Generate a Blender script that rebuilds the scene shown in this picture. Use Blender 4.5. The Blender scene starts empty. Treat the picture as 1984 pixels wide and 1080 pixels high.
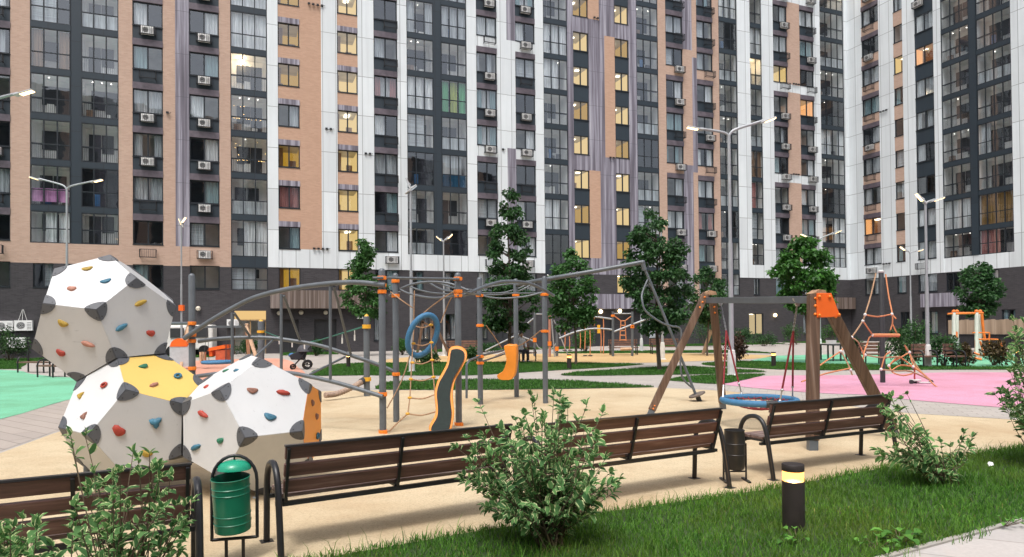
import bpy, bmesh, math, random
import numpy as np
from mathutils import Vector, Matrix
random.seed(11); RNG=np.random.default_rng(5)
rad=math.radians
SC=bpy.context.scene; COL=SC.collection
# ---------------------------------------------------------------- camera
F=1322.7; CX=992.; YH=632.; SL=.009; TILT=rad(.68); EYE=1.75
_r=math.atan(SL)
F0=np.array([0,math.cos(TILT),math.sin(TILT)]); X0=np.array([1.,0,0]); U0=np.cross(X0,F0)
RT=math.cos(_r)*X0-math.sin(_r)*U0; UP=math.sin(_r)*X0+math.cos(_r)*U0
PY=YH-F*math.tan(TILT); CAM=np.array([0,0,EYE])
def proj(P):
    d=np.asarray(P,float)-CAM; z=d@F0
    return CX+F*(d@RT)/z, PY-F*(d@UP)/z
def ray(px,py): return F0*F+RT*(px-CX)+UP*(PY-py)
def gp(px,py,z=0.):
    d=ray(px,py); return Vector(CAM+d*((z-EYE)/d[2]))
def at(px,py,Y):
    d=ray(px,py); return Vector(CAM+d*(Y/d[1]))
def onpl(px,py,P0,n):
    d=ray(px,py); return Vector(CAM+d*(((np.array(P0)-CAM)@np.array(n))/(d@np.array(n))))
cd=bpy.data.cameras.new('camera'); cam=bpy.data.objects.new('camera',cd); COL.objects.link(cam)
cd.sensor_width=36; cd.lens=F/1984*36; cd.clip_start=.05; cd.clip_end=2000
cd.shift_y=(PY-540)/1984
M=Matrix.Identity(4)
for i in range(3):
    M[i][0]=RT[i]; M[i][1]=UP[i]; M[i][2]=-F0[i]; M[i][3]=CAM[i]
cam.matrix_world=M; SC.camera=cam
# ---------------------------------------------------------------- materials
MATS={}
class NT:
    def __init__(s,name):
        s.m=bpy.data.materials.new(name); s.m.use_nodes=True; s.t=s.m.node_tree; s.t.nodes.clear()
        s.out=s.n('OutputMaterial'); MATS[name]=s.m
    def n(s,ty,**kw):
        x=s.t.nodes.new('ShaderNode'+ty)
        for k,v in kw.items():
            if k.startswith('i_'):
                k=k[2:]; k=int(k) if k.isdigit() else k.replace('_',' ')
                x.inputs[k].default_value=v
            else: setattr(x,k,v)
        return x
    def l(s,a,b): s.t.links.new(a,b)
    def coord(s,which='Object',scale=(1,1,1),rot=(0,0,0)):
        c=s.n('TexCoord'); mp=s.n('Mapping'); s.l(c.outputs[which],mp.inputs[0])
        mp.inputs['Scale'].default_value=scale; mp.inputs['Rotation'].default_value=rot
        return mp.outputs[0]
    def noise(s,vec,scale,detail=4,rough=.6):
        x=s.n('TexNoise',i_Scale=scale,i_Detail=detail,i_Roughness=rough); s.l(vec,x.inputs['Vector']); return x.outputs['Fac']
    def ramp(s,fac,stops):
        r=s.n('ValToRGB'); e=r.color_ramp.elements
        while len(e)<len(stops): e.new(.5)
        for q,(p,c) in zip(e,stops):
            q.position=p; q.color=(*c,1) if len(c)==3 else c
        s.l(fac,r.inputs[0]); return r.outputs[0]
    def mix(s,fac,a,b,mode='MIX'):
        x=s.n('Mix',data_type='RGBA',blend_type=mode)
        for k,v in ((0,fac),(6,a),(7,b)):
            if hasattr(v,'links') or hasattr(v,'is_linked'): s.l(v,x.inputs[k])
            else: x.inputs[k].default_value=v if k==0 else (*v,1)
        return x.outputs[2]
    def bsdf(s,col,rough=.6,metal=0.,spec=.5,bump=None,bstr=.3,bdist=.01,sub=None):
        b=s.n('BsdfPrincipled'); b.inputs['Metallic'].default_value=metal
        b.inputs['Specular IOR Level'].default_value=spec
        if hasattr(col,'is_linked'): s.l(col,b.inputs['Base Color'])
        else: b.inputs['Base Color'].default_value=(*col,1)
        if hasattr(rough,'is_linked'): s.l(rough,b.inputs['Roughness'])
        else: b.inputs['Roughness'].default_value=rough
        if bump is not None:
            bp=s.n('Bump',i_Strength=bstr,i_Distance=bdist); s.l(bump,bp.inputs['Height']); s.l(bp.outputs[0],b.inputs['Normal'])
        return b
    def end(s,sh):
        s.l(sh.outputs[0],s.out.inputs[0]); return s.m
def sc(c,k): return tuple(min(1,max(0,v*k)) for v in c)
def pm(name,col,rough=.6,var=.15,scale=6.,metal=0.,spec=.5,bump=0.,fine=None,grime=0.,scratch=0.):
    """plain painted / cast surface with uneven colour"""
    t=NT(name); v=t.coord(); n=t.noise(v,scale,5)
    c=t.ramp(n,[(.3,sc(col,1-var)),(.7,sc(col,1+var))])
    if grime:
        g=t.noise(v,scale*.35,6,.7); gm=t.ramp(g,[(.52,(0,0,0)),(.72,(grime,)*3)])
        c=t.mix(gm,c,sc(col,.45))
    if scratch:
        for q_,(sx_,rz_) in enumerate((((3,60,20),.6),((60,4,25),.2))):
            w_=t.coord(scale=sx_,rot=(.3*q_,.4,rz_)); sn=t.noise(w_,1.,3,.8); c=t.mix(t.ramp(sn,[(.67,(0,0,0)),(.72,(scratch,)*3)]),c,sc(col,.4))
    rr=t.n('MapRange',i_3=rough-.08,i_4=min(1,rough+.12)); t.l(n,rr.inputs[0])
    b=t.bsdf(c,rr.outputs[0],metal,spec,bump=t.noise(v,fine or scale*8,3) if bump else None,bstr=bump)
    return t.end(b)
def emit(name,col,s):
    t=NT(name); e=t.n('Emission',i_Strength=s); e.inputs[0].default_value=(*col,1); return t.end(e)
def brick(name,c1,c2,mortar,w=.25,h=.075,rough=.85,msize=.008):
    t=NT(name); v=t.coord()
    s=t.n('SeparateXYZ'); t.l(v,s.inputs[0]); cb=t.n('CombineXYZ'); t.l(s.outputs[0],cb.inputs[0]); t.l(s.outputs[2],cb.inputs[1])
    b=t.n('TexBrick',i_Scale=1.,i_Brick_Width=w,i_Row_Height=h,i_Mortar_Size=msize,i_Mortar_Smooth=.2,i_Bias=0.)
    b.inputs['Color1'].default_value=(*c1,1); b.inputs['Color2'].default_value=(*c2,1); b.inputs['Mortar'].default_value=(*mortar,1)
    t.l(cb.outputs[0],b.inputs[0]); n=t.noise(v,.35,5)
    c=t.mix(t.ramp(n,[(.35,(.0,.0,.0)),(.75,(.35,.35,.35))]),b.outputs[0],sc(c1,.8))
    return t.end(t.bsdf(c,rough,bump=b.outputs[1],bstr=-.3))
def panels(name,col,joint,pw=.93,ph=2.85,z0=.0,off=0.):
    """flat facade cassettes with narrow open joints"""
    t=NT(name); v=t.coord(); s=t.n('SeparateXYZ'); t.l(v,s.inputs[0])
    cb=t.n('CombineXYZ'); t.l(s.outputs[0],cb.inputs[0])
    ad=t.n('Math',operation='ADD',i_1=-z0+100*ph); t.l(s.outputs[2],ad.inputs[0]); t.l(ad.outputs[0],cb.inputs[1])
    b=t.n('TexBrick',i_Scale=1.,i_Brick_Width=pw,i_Row_Height=ph,i_Mortar_Size=.018,i_Mortar_Smooth=.0,i_Bias=0.,offset=off)
    b.inputs['Color1'].default_value=(*sc(col,1.04),1); b.inputs['Color2'].default_value=(*sc(col,.88),1); b.inputs['Mortar'].default_value=(*joint,1)
    t.l(cb.outputs[0],b.inputs[0]); n=t.noise(v,.5,5)
    st=t.n('Mapping'); st.inputs['Scale'].default_value=(3,3,.12); t.l(v,st.inputs[0]); n2=t.noise(st.outputs[0],1.,4)
    c=t.mix(t.ramp(n2,[(.48,(0,0,0)),(.78,(.42,.42,.42))]),b.outputs[0],sc(col,.66))
    c=t.mix(t.ramp(n,[(.4,(0,0,0)),(.8,(.3,.3,.3))]),c,sc(col,.74))
    return t.end(t.bsdf(c,.5))
def stripes(name,stops,sx=5.,rough=.55,vert=True):
    """streaky wood-print boards, grain upright"""
    t=NT(name); v=t.coord(scale=(sx,sx*.2,.09) if vert else (.09,sx*.2,sx)); n=t.noise(v,1.,6,.62)
    v2=t.coord(scale=(sx*9,1,.3)); n2=t.noise(v2,1.,3)
    c=t.ramp(n,stops); c=t.mix(t.ramp(n2,[(.35,(.35,.35,.35)),(.6,(0,0,0))]),c,sc(stops[0][1],.7))
    v3=t.coord(); s=t.n('SeparateXYZ'); t.l(v3,s.inputs[0]); m=t.n('Math',operation='FRACT'); d=t.n('Math',operation='DIVIDE',i_1=2.85); 
    t.l(s.outputs[2],d.inputs[0]); t.l(d.outputs[0],m.inputs[0]); g=t.n('Math',operation='LESS_THAN',i_1=.006); t.l(m.outputs[0],g.inputs[0])
    c=t.mix(g.outputs[0],c,(.05,.05,.06))
    return t.end(t.bsdf(c,rough))
def rubber(name,col,speck=.12,dirt=.35):
    t=NT(name); v=t.coord(); n=t.noise(v,150,2,.8); n2=t.noise(v,38,4,.75); g=t.noise(v,.42,7,.66); g2=t.noise(v,3.2,6,.72)
    c=t.ramp(n,[(.3,sc(col,1-speck*2.2)),(.55,col),(.75,sc(col,1+speck*1.2))])
    c=t.mix(t.ramp(n2,[(.36,(.85,.85,.85)),(.52,(0,0,0))]),c,sc(col,.66))
    n4=t.noise(v,75,2,.6); c=t.mix(t.ramp(n4,[(.66,(0,0,0)),(.72,(.7,.7,.7))]),c,sc(col,.5))
    c=t.mix(t.ramp(g,[(.42,(0,0,0)),(.72,(dirt*1.5,)*3)]),c,tuple(.62*a*b for a,b in zip(col,(1.05,.9,.78))))
    c=t.mix(t.ramp(g2,[(.52,(0,0,0)),(.78,(dirt*.9,)*3)]),c,tuple(.56*a*b for a,b in zip(col,(1,.94,.88))))
    vm=t.coord(scale=(.9,7,1),rot=(0,0,.5)); sc2=t.noise(vm,1.3,6,.75)
    c=t.mix(t.ramp(sc2,[(.6,(0,0,0)),(.72,(dirt*.8,)*3)]),c,tuple(.5*a*b for a,b in zip(col,(1,.95,.9))))
    return t.end(t.bsdf(c,.9,spec=.2,bump=n2,bstr=.5,bdist=.006))
def paving(name,c1,c2,mortar,w,h,rot=0.,ms=.006,off=.5):
    t=NT(name); v=t.coord(rot=(0,0,rot))
    b=t.n('TexBrick',i_Scale=1.,i_Brick_Width=w,i_Row_Height=h,i_Mortar_Size=ms,i_Mortar_Smooth=.3,i_Bias=0.,offset=off)
    b.inputs['Color1'].default_value=(*c1,1); b.inputs['Color2'].default_value=(*c2,1); b.inputs['Mortar'].default_value=(*mortar,1)
    t.l(v,b.inputs[0]); n=t.noise(v,.6,6,.7); n2=t.noise(v,30,3)
    c=t.mix(t.ramp(n,[(.4,(0,0,0)),(.75,(.45,.45,.45))]),b.outputs[0],sc(c1,.7))
    c=t.mix(t.ramp(n2,[(.4,(.2,.2,.2)),(.6,(0,0,0))]),c,sc(c1,.6))
    return t.end(t.bsdf(c,.85,bump=b.outputs[1],bstr=-.4))
def leafmat(name,dark,light,trans=.25,edge=None,tint=None,rough=.45):
    t=NT(name); g=t.n('NewGeometry'); c=t.ramp(g.outputs['Random Per Island'],[(0,dark),(.75,light),(1,sc(light,1.35))])
    v=t.coord(); n=t.noise(v,1.1,3); c=t.mix(t.ramp(n,[(.4,(.0,.0,.0)),(.7,(.5,.5,.5))]),c,sc(dark,1.1))
    if tint:
        n3=t.noise(v,.55,5,.7); c=t.mix(t.ramp(n3,[(.46,(0,0,0)),(.66,(.75,.75,.75))]),c,tint)
    if edge:
        uv=t.n('UVMap'); s=t.n('SeparateXYZ'); t.l(uv.outputs[0],s.inputs[0])
        a=t.n('Math',operation='SUBTRACT',i_1=.5); t.l(s.outputs[0],a.inputs[0]); ab=t.n('Math',operation='ABSOLUTE'); t.l(a.outputs[0],ab.inputs[0])
        nn=t.noise(v,70,2); ad=t.n('Math',operation='MULTIPLY_ADD',i_1=.22,i_2=-.11); t.l(nn,ad.inputs[0])
        sm=t.n('Math',operation='ADD'); t.l(ab.outputs[0],sm.inputs[0]); t.l(ad.outputs[0],sm.inputs[1])
        c=t.mix(t.ramp(sm.outputs[0],[(.345,(0,0,0)),(.42,(1,1,1))]),c,edge)
    b=t.bsdf(c,rough,spec=.35); tr=t.n('BsdfTranslucent'); t.l(c,tr.inputs[0]); mx=t.n('MixShader',i_0=trans)
    t.l(b.outputs[0],mx.inputs[1]); t.l(tr.outputs[0],mx.inputs[2]); return t.end(mx)
def glassmat(name,tint=(.75,.8,.82),refl=.16):
    t=NT(name); fr=t.n('LayerWeight',i_Blend=.5); pw=t.n('Math',operation='POWER',i_1=4.); t.l(fr.outputs['Facing'],pw.inputs[0])
    m=t.n('Math',operation='MULTIPLY_ADD',i_1=.8,i_2=refl); t.l(pw.outputs[0],m.inputs[0])
    v=t.coord(); n=t.noise(v,.9,2); bp=t.n('Bump',i_Strength=.06,i_Distance=.05); t.l(n,bp.inputs['Height'])
    tr=t.n('BsdfTransparent'); tr.inputs[0].default_value=(*tint,1); gl=t.n('BsdfGlossy',i_Roughness=.02); gl.inputs[0].default_value=(.92,.96,1,1)
    t.l(bp.outputs[0],gl.inputs['Normal'])
    mx=t.n('MixShader'); t.l(m.outputs[0],mx.inputs[0]); t.l(tr.outputs[0],mx.inputs[1]); t.l(gl.outputs[0],mx.inputs[2]); return t.end(mx)
# ---------------------------------------------------------------- mesh builder
class MB:
    def __init__(s): s.v=[]; s.f=[]; s.m=[]; s.mi=0
    def add(s,vs,fs):
        o=len(s.v); s.v+= [tuple(p) for p in vs]
        for f in fs: s.f.append(tuple(i+o for i in f)); s.m.append(s.mi)
    def box(s,x0,x1,y0,y1,z0,z1):
        if x0>x1: x0,x1=x1,x0
        if y0>y1: y0,y1=y1,y0
        if z0>z1: z0,z1=z1,z0
        s.add([(x0,y0,z0),(x1,y0,z0),(x1,y1,z0),(x0,y1,z0),(x0,y0,z1),(x1,y0,z1),(x1,y1,z1),(x0,y1,z1)],
              [(3,2,1,0),(4,5,6,7),(0,1,5,4),(1,2,6,5),(2,3,7,6),(3,0,4,7)])
    def hexa(s,p): # 8 corners bottom ccw, top ccw
        s.add(p,[(3,2,1,0),(4,5,6,7),(0,1,5,4),(1,2,6,5),(2,3,7,6),(3,0,4,7)])
    def beam(s,a,b,w,h,up=(0,0,1)):
        a,b=Vector(a),Vector(b); d=(b-a).normalized(); u=Vector(up)
        sx=d.cross(u)
        if sx.length<1e-4: sx=d.cross(Vector((0,1,0)))
        sx.normalize(); sy=sx.cross(d).normalized(); sx*=w/2; sy*=h/2
        s.hexa([a-sx-sy,a+sx-sy,a+sx+sy,a-sx+sy,b-sx-sy,b+sx-sy,b+sx+sy,b-sx+sy])
    def tube(s,pts,r,n=10,closed=False,cap=True):
        pts=[Vector(p) for p in pts]; N=len(pts); rs=r if isinstance(r,(list,tuple)) else [r]*N
        T=[]
        for i in range(N):
            a=pts[i-1] if (i>0 or closed) else pts[0]; b=pts[(i+1)%N] if (i<N-1 or closed) else pts[-1]
            T.append((b-a).normalized())
        t0=T[0]; u=Vector((0,0,1)) if abs(t0.z)<.9 else Vector((1,0,0)); u=(u-t0*u.dot(t0)).normalized()
        vs=[]
        for i in range(N):
            t=T[i]; u=(u-t*u.dot(t)).normalized(); w=t.cross(u)
            for k in range(n):
                a=2*math.pi*k/n; vs.append(pts[i]+(u*math.cos(a)+w*math.sin(a))*rs[i])
        fs=[]
        for i in range(N if closed else N-1):
            j=(i+1)%N
            for k in range(n):
                l=(k+1)%n; fs.append((i*n+k,i*n+l,j*n+l,j*n+k))
        if cap and not closed: fs+= [tuple(range(n-1,-1,-1)),tuple(range((N-1)*n,N*n))]
        s.add(vs,fs)
    def lathe(s,prof,c=(0,0,0),n=20):
        vs=[];fs=[]; P=len(prof)
        for k in range(n):
            a=2*math.pi*k/n
            for r,z in prof: vs.append((c[0]+r*math.cos(a),c[1]+r*math.sin(a),c[2]+z))
        for k in range(n):
            l=(k+1)%n
            for i in range(P-1): fs.append((k*P+i,l*P+i,l*P+i+1,k*P+i+1))
        if prof[0][0]>1e-6: fs.append(tuple(k*P for k in range(n-1,-1,-1)))
        if prof[-1][0]>1e-6: fs.append(tuple(k*P+P-1 for k in range(n)))
        s.add(vs,fs)
    def ball(s,c,r,n=12,sq=(1,1,1)):
        vs=[];fs=[];m=n//2
        for i in range(m+1):
            th=math.pi*i/m
            for k in range(n):
                a=2*math.pi*k/n; vs.append((c[0]+r*sq[0]*math.sin(th)*math.cos(a),c[1]+r*sq[1]*math.sin(th)*math.sin(a),c[2]+r*sq[2]*math.cos(th)))
        for i in range(m):
            for k in range(n):
                l=(k+1)%n; fs.append((i*n+k,(i+1)*n+k,(i+1)*n+l,i*n+l))
        s.add(vs,fs)
    def prism(s,poly,off):
        """closed polygon (3-D points) extruded by the vector off"""
        n=len(poly); off=Vector(off); a=[Vector(p) for p in poly]; b=[p+off for p in a]
        s.add(a+b,[tuple(range(n)),tuple(range(2*n-1,n-1,-1))]+[(i,i+n,(i+1)%n+n,(i+1)%n) for i in range(n)])
    def mesh(s,name,mats,smooth=None,fix=False):
        me=bpy.data.meshes.new(name); me.from_pydata(s.v,[],s.f)
        for m in (mats if isinstance(mats,(list,tuple)) else [mats]): me.materials.append(MATS[m] if isinstance(m,str) else m)
        if any(s.m): me.polygons.foreach_set('material_index',s.m)
        if fix:
            b=bmesh.new(); b.from_mesh(me); bmesh.ops.remove_doubles(b,verts=b.verts,dist=1e-6); bmesh.ops.recalc_face_normals(b,faces=b.faces); b.to_mesh(me); b.free()
        if smooth:
            me.shade_smooth(); me.set_sharp_from_angle(angle=rad(smooth))
        me.update(); return me
    def build(s,name,mats,parent=None,smooth=None,fix=False,bevel=0):
        o=link(name,s.mesh(name,mats,smooth,fix),parent)
        if bevel:
            b=o.modifiers.new('bevel','BEVEL'); b.width=bevel; b.segments=2; b.limit_method='ANGLE'; b.angle_limit=rad(40)
        return o
def link(name,me,parent=None,loc=None):
    o=bpy.data.objects.new(name,me); COL.objects.link(o)
    if parent is not None: o.parent=parent
    if loc is not None: o.location=loc
    return o
def tag(o,label=None,cat=None,group=None,kind=None):
    for k,v in (('label',label),('category',cat),('group',group),('kind',kind)):
        if v: o[k]=v
    return o
def thing(name,label,cat,loc=(0,0,0),rz=0.,group=None):
    o=bpy.data.objects.new(name,None); COL.objects.link(o); o.location=loc; o.rotation_euler=(0,0,rz); o.empty_display_size=.2
    return tag(o,label,cat,group)
def dup(root,loc,rz,label):
    def cp(o,par):
        c=o.copy(); COL.objects.link(c)
        if par is not None: c.parent=par
        for ch in list(o.children): cp(ch,c)
        return c
    r=cp(root,None); r.location=loc; r.rotation_euler=(0,0,rz); r['label']=label; return r
def rel(root,pts):
    """world points into the frame of an unscaled root"""
    m=(Matrix.Translation(root.location)@root.rotation_euler.to_matrix().to_4x4()).inverted()
    return [m@Vector(p) for p in pts]
def crv(pts,k=6,closed=False):
    """Catmull-Rom through the points"""
    P=[Vector(p) for p in pts]; n=len(P); out=[]
    for i in range(n if closed else n-1):
        g=lambda j: P[j%n] if closed else P[min(max(j,0),n-1)]
        a,b,c,d=g(i-1),g(i),g(i+1),g(i+2)
        for q in range(k):
            t=q/k; out.append(.5*((2*b)+(c-a)*t+(2*a-5*b+4*c-d)*t*t+(3*b-a-3*c+d)*t**3))
    if not closed: out.append(P[-1])
    return out
# ---------------------------------------------------------------- palette
PUR=[(.32,(.085,.075,.095)),(.46,(.18,.165,.205)),(.56,(.33,.315,.375)),(.7,(.52,.51,.57))]
brick('brick_tan',(.52,.355,.275),(.445,.295,.225),(.45,.36,.30))
brick('brick_orange',(.54,.335,.235),(.47,.285,.195),(.46,.34,.26))
brick('brick_dark',(.055,.051,.056),(.034,.032,.036),(.065,.061,.066),.3,.07)
panels('white_cladding',(.72,.765,.79),(.22,.23,.24))
panels('dark_cladding',(.020,.033,.046),(.012,.014,.018),3.,2.85)
stripes('wood_purple',PUR,4.)
stripes('wood_brown',[(.3,(.06,.04,.03)),(.5,(.16,.12,.10)),(.65,(.30,.25,.23)),(.8,(.42,.36,.33))],5.)
stripes('fence_boards',[(.3,(.2,.14,.09)),(.55,(.38,.28,.2)),(.8,(.5,.4,.3))],6.)
pm('ledge_metal',(.115,.095,.115),.5,.25,3)
pm('frame_dark',(.013,.018,.024),.4,.2,3)
pm('basket_metal',(.015,.016,.019),.5,.1)
pm('ac_white',(.84,.84,.83),.45,.08,3); pm('ac_dark',(.05,.05,.055),.5)
glassmat('window_glass',(.93,.96,.97))
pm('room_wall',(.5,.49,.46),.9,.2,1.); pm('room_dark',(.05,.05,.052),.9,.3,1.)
pm('loggia_wall',(.80,.79,.77),.85,.08,1.,grime=.1)
pm('stair_brown',(.22,.14,.07),.7); pm('door_dark',(.035,.037,.042),.5)
emit('lit_yellow',(1,.55,.05),.34); emit('lit_warm',(1,.69,.27),.62); emit('lit_pale',(1,.76,.42),.5); emit('lit_orange',(1,.45,.16),.75)
emit('lamp_white',(1,.86,.62),6.); emit('lamp_warm',(1,.74,.42),22.); emit('spot_lamp',(1,.93,.84),8.); emit('fairy_light',(1,.6,.2),8.)
def cloth(name,col,tr=.15,blind=False):
    t=NT(name); v=t.coord(scale=(7,1,.4) if not blind else (.3,1,28)); n=t.noise(v,1.5,4)
    c=t.ramp(n,[(.38,sc(col,.6)),(.6,col)]); b=t.bsdf(c,.85,spec=.1); tl=t.n('BsdfTranslucent'); t.l(c,tl.inputs[0]); mx=t.n('MixShader',i_0=tr)
    t.l(b.outputs[0],mx.inputs[1]); t.l(tl.outputs[0],mx.inputs[2]); t.end(mx)
cloth('curtain_white',(.86,.88,.9)); cloth('curtain_grey',(.55,.58,.61)); cloth('curtain_teal',(.30,.44,.47)); cloth('curtain_green',(.10,.42,.18))
cloth('curtain_lime',(.42,.5,.08)); cloth('curtain_brown',(.30,.19,.12)); cloth('curtain_rose',(.50,.22,.2)); cloth('cloth_pink',(.62,.3,.55)); cloth('blind_white',(.7,.74,.78),.3,True)
cloth('panel_blue',(.03,.11,.2),.1); cloth('frosted',(.66,.7,.73),.3); cloth('curtain_ochre',(.36,.22,.08))
pm('clutter',(.32,.2,.13),.8,.5,4); pm('clutter_dark',(.06,.06,.07),.8,.5,4); pm('clutter_blue',(.04,.15,.35),.6,.2)
# ---------------------------------------------------------------- facade geometry
PIT=2.85; ZW=EYE+1.476*PIT      # top of the first-floor windows
def fz(k): return ZW+PIT*(k-1)
def fpt(px):
    Z=F*PIT/(91.2-.0211*px); return np.array([(px-CX)/F*Z,Z,0])
A0=fpt(0.); A1=fpt(1640.); FD=(A1-A0)/np.linalg.norm(A1-A0); FN=np.array([FD[1],-FD[0],0])   # FN points to the camera
FANG=math.atan2(FD[1],FD[0])
CORN=np.array(onpl(1644,300,A0,FN)); CORN[2]=0
WD=np.array([FD[1],-FD[0],0]); WN=np.array([-FD[0],-FD[1],0])                                  # wing runs toward the camera
class Fac:
    def __init__(s,o,d,n,root): s.o=np.array(o); s.d=d; s.n=n; s.root=root
    def u(s,px): return float((np.array(onpl(px,300,s.o,s.n))-s.o)@s.d)
    def w(s,u,v,z): return s.o+s.d*u+s.n*v+np.array([0,0,z])
ZTOP=46.; DEP=.4
# local facade frame: x along the facade, y = -v (outward is -y), z up
MC={}
def cached(key,fn):
    if key not in MC: MC[key]=fn()
    return MC[key]
def q(x): return round(x/.02)*.02
def win_frame(w,h,n):
    def f():
        b=MB(); t=.07; y0,y1=.06,.16
        b.box(0,w,y0,y1,0,t); b.box(0,w,y0,y1,h-t,h); b.box(0,t,y0,y1,t,h-t); b.box(w-t,w,y0,y1,t,h-t)
        for i in range(1,n): 
            x=w*i/n; b.box(x-.045,x+.045,y0+.01,y1-.01,t,h-t)
        b.box(-.02,w+.02,-.03,.055,-.05,-.003)
        return b.mesh('window','frame_dark')
    return cached(('wf',w,h,n),f)
def pane(w,h,y=.11):
    def f():
        b=MB(); b.add([(.05,y,.05),(w-.05,y,.05),(w-.05,y,h-.05),(.05,y,h-.05)],[(0,1,2,3)]); return b.mesh('pane','window_glass')
    return cached(('pn',w,h,y),f)
def room(w,h,mt,d=1.6):
    def f():
        b=MB(); y0=.2; e=.02
        P=[(e,y0,e),(w-e,y0,e),(w-e,d,e-.3),(e,d,e-.3),(e,y0,h-e),(w-e,y0,h-e),(w-e,d,h-e+.1),(e,d,h-e+.1)]
        b.add(P,[(0,1,2,3),(7,6,5,4),(0,3,7,4),(2,1,5,6),(3,2,6,7)]); 
        return b.mesh('room',mt)
    return cached(('rm',w,h,mt,d),f)
def litroom(w,h,mt,seed):
    """lit stairwell: glowing walls, a dark flight / door leaf and a ceiling lamp"""
    def f():
        r=random.Random(seed); b=MB(); y0=.2; d=2.2; e=.02
        P=[(e,y0,e),(w-e,y0,e),(w-e,d,e),(e,d,e),(e,y0,h-e),(w-e,y0,h-e),(w-e,d,h-e),(e,d,h-e)]
        b.add(P,[(0,1,2,3),(0,3,7,4),(2,1,5,6),(3,2,6,7)]); b.mi=1; b.add([P[4],P[5],P[6],P[7]],[(3,2,1,0)])
        b.mi=3
        b.box(w*.62,w*.92,d-.06,d-.02,e,h*.62) if r.random()<.7 else b.box(w*.1,w*.3,d-.3,d-.02,e,h*.5)
        b.mi=1
        b.add([(w*.05,1.0,h*.98),(w*.5,1.0,h*.98),(w*.05,1.3,h*.55)],[(0,1,2)]) if r.random()<.6 else None
        b.mi=3; b.box(w*.05,w*(.16+.12*r.random()),.9,2.1,.02,h*.97); b.mi=2; lx=r.uniform(.1,.6)
        if r.random()<.7: b.box(w*lx,w*(lx+.22),.6+r.random()*.6,.85+r.random()*.6,h-.1,h-.06)
        return b.mesh('room',[mt,'room_wall','lamp_white','stair_brown'])
    return cached(('lr',w,h,mt,seed),f)
def curtain(x0,x1,z0,z1,mt,y=.3,amp=.03):
    def f():
        b=MB(); n=max(6,int((x1-x0)/.05)); ph=random.random()*6; vs=[];fs=[]
        for i in range(n+1):
            x=x0+(x1-x0)*i/n; yy=y+amp*math.sin(i*1.9+ph)+amp*.6*math.sin(i*.77+ph*2); vs+= [(x,yy,z0),(x,yy+.01,z1)]
        for i in range(n): fs.append((2*i,2*i+2,2*i+3,2*i+1))
        b.add(vs,fs); return b.mesh('curtain',mt,smooth=60)
    return cached(('ct',q(x0),q(x1),q(z0),q(z1),mt,y),f)
def basket(w=.95,h=.5,d=.42):
    def f():
        b=MB(); r=.014
        for z in (0,h):
            b.box(0,w,-d,-d+.03,z-r,z+r); b.box(0,.03,-d,0,z-r,z+r); b.box(w-.03,w,-d,0,z-r,z+r)
        n=9
        for i in range(n+1):
            x=.012+(w-.024)*i/n; b.box(x-.009,x+.009,-d+.004,-d+.024,0,h)
        for i in range(1,5):
            y=-d*i/5
            for x in (.01,w-.01): b.box(x-.009,x+.009,y-.009,y+.009,0,h)
        for y in (-.1,-.3): b.box(.03,w-.03,y-.02,y+.02,-.006,.012)
        return b.mesh('ac_basket','basket_metal')
    return cached(('bk',w,h,d),f)
def acunit():
    def f():
        b=MB(); w,h,d=.74,.52,.26
        b.box(0,w,-d,0,0,h); b.mi=1
        c=(w*.36,h*.5); n=20
        vs=[(c[0]+.175*math.cos(2*math.pi*k/n),-d-.006,c[1]+.175*math.sin(2*math.pi*k/n)) for k in range(n)]
        b.add(vs,[tuple(range(n))]); b.mi=0
        for rr in (.15,.1,.05):
            b.tube([(c[0]+rr*math.cos(2*math.pi*k/14),-d-.012,c[1]+rr*math.sin(2*math.pi*k/14)) for k in range(14)],.006,4,closed=True)
        b.mi=1
        for k in range(5): b.box(w*.7,w*.95,-d-.005,-d+.01,h*(.15+k*.15),h*(.15+k*.15)+.02)
        return b.mesh('air_conditioner',['ac_white','ac_dark'])
    return cached('ac',f)
def balc_frame(w,h,n,mid):
    def f():
        b=MB(); t=.06; y0,y1=.02,.1
        b.box(0,w,y0,y1,0,t); b.box(0,w,y0,y1,h-t,h); b.box(0,t,y0,y1,t,h-t); b.box(w-t,w,y0,y1,t,h-t)
        for i in range(1,n):
            x=w*i/n; b.box(x-.035,x+.035,y0+.004,y1-.004,t,h-t)
        b.box(t,w-t,y0+.008,y1-.008,mid-.03,mid+.03)
        return b.mesh('balcony','frame_dark')
    return cached(('bf',w,h,n,mid),f)
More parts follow.
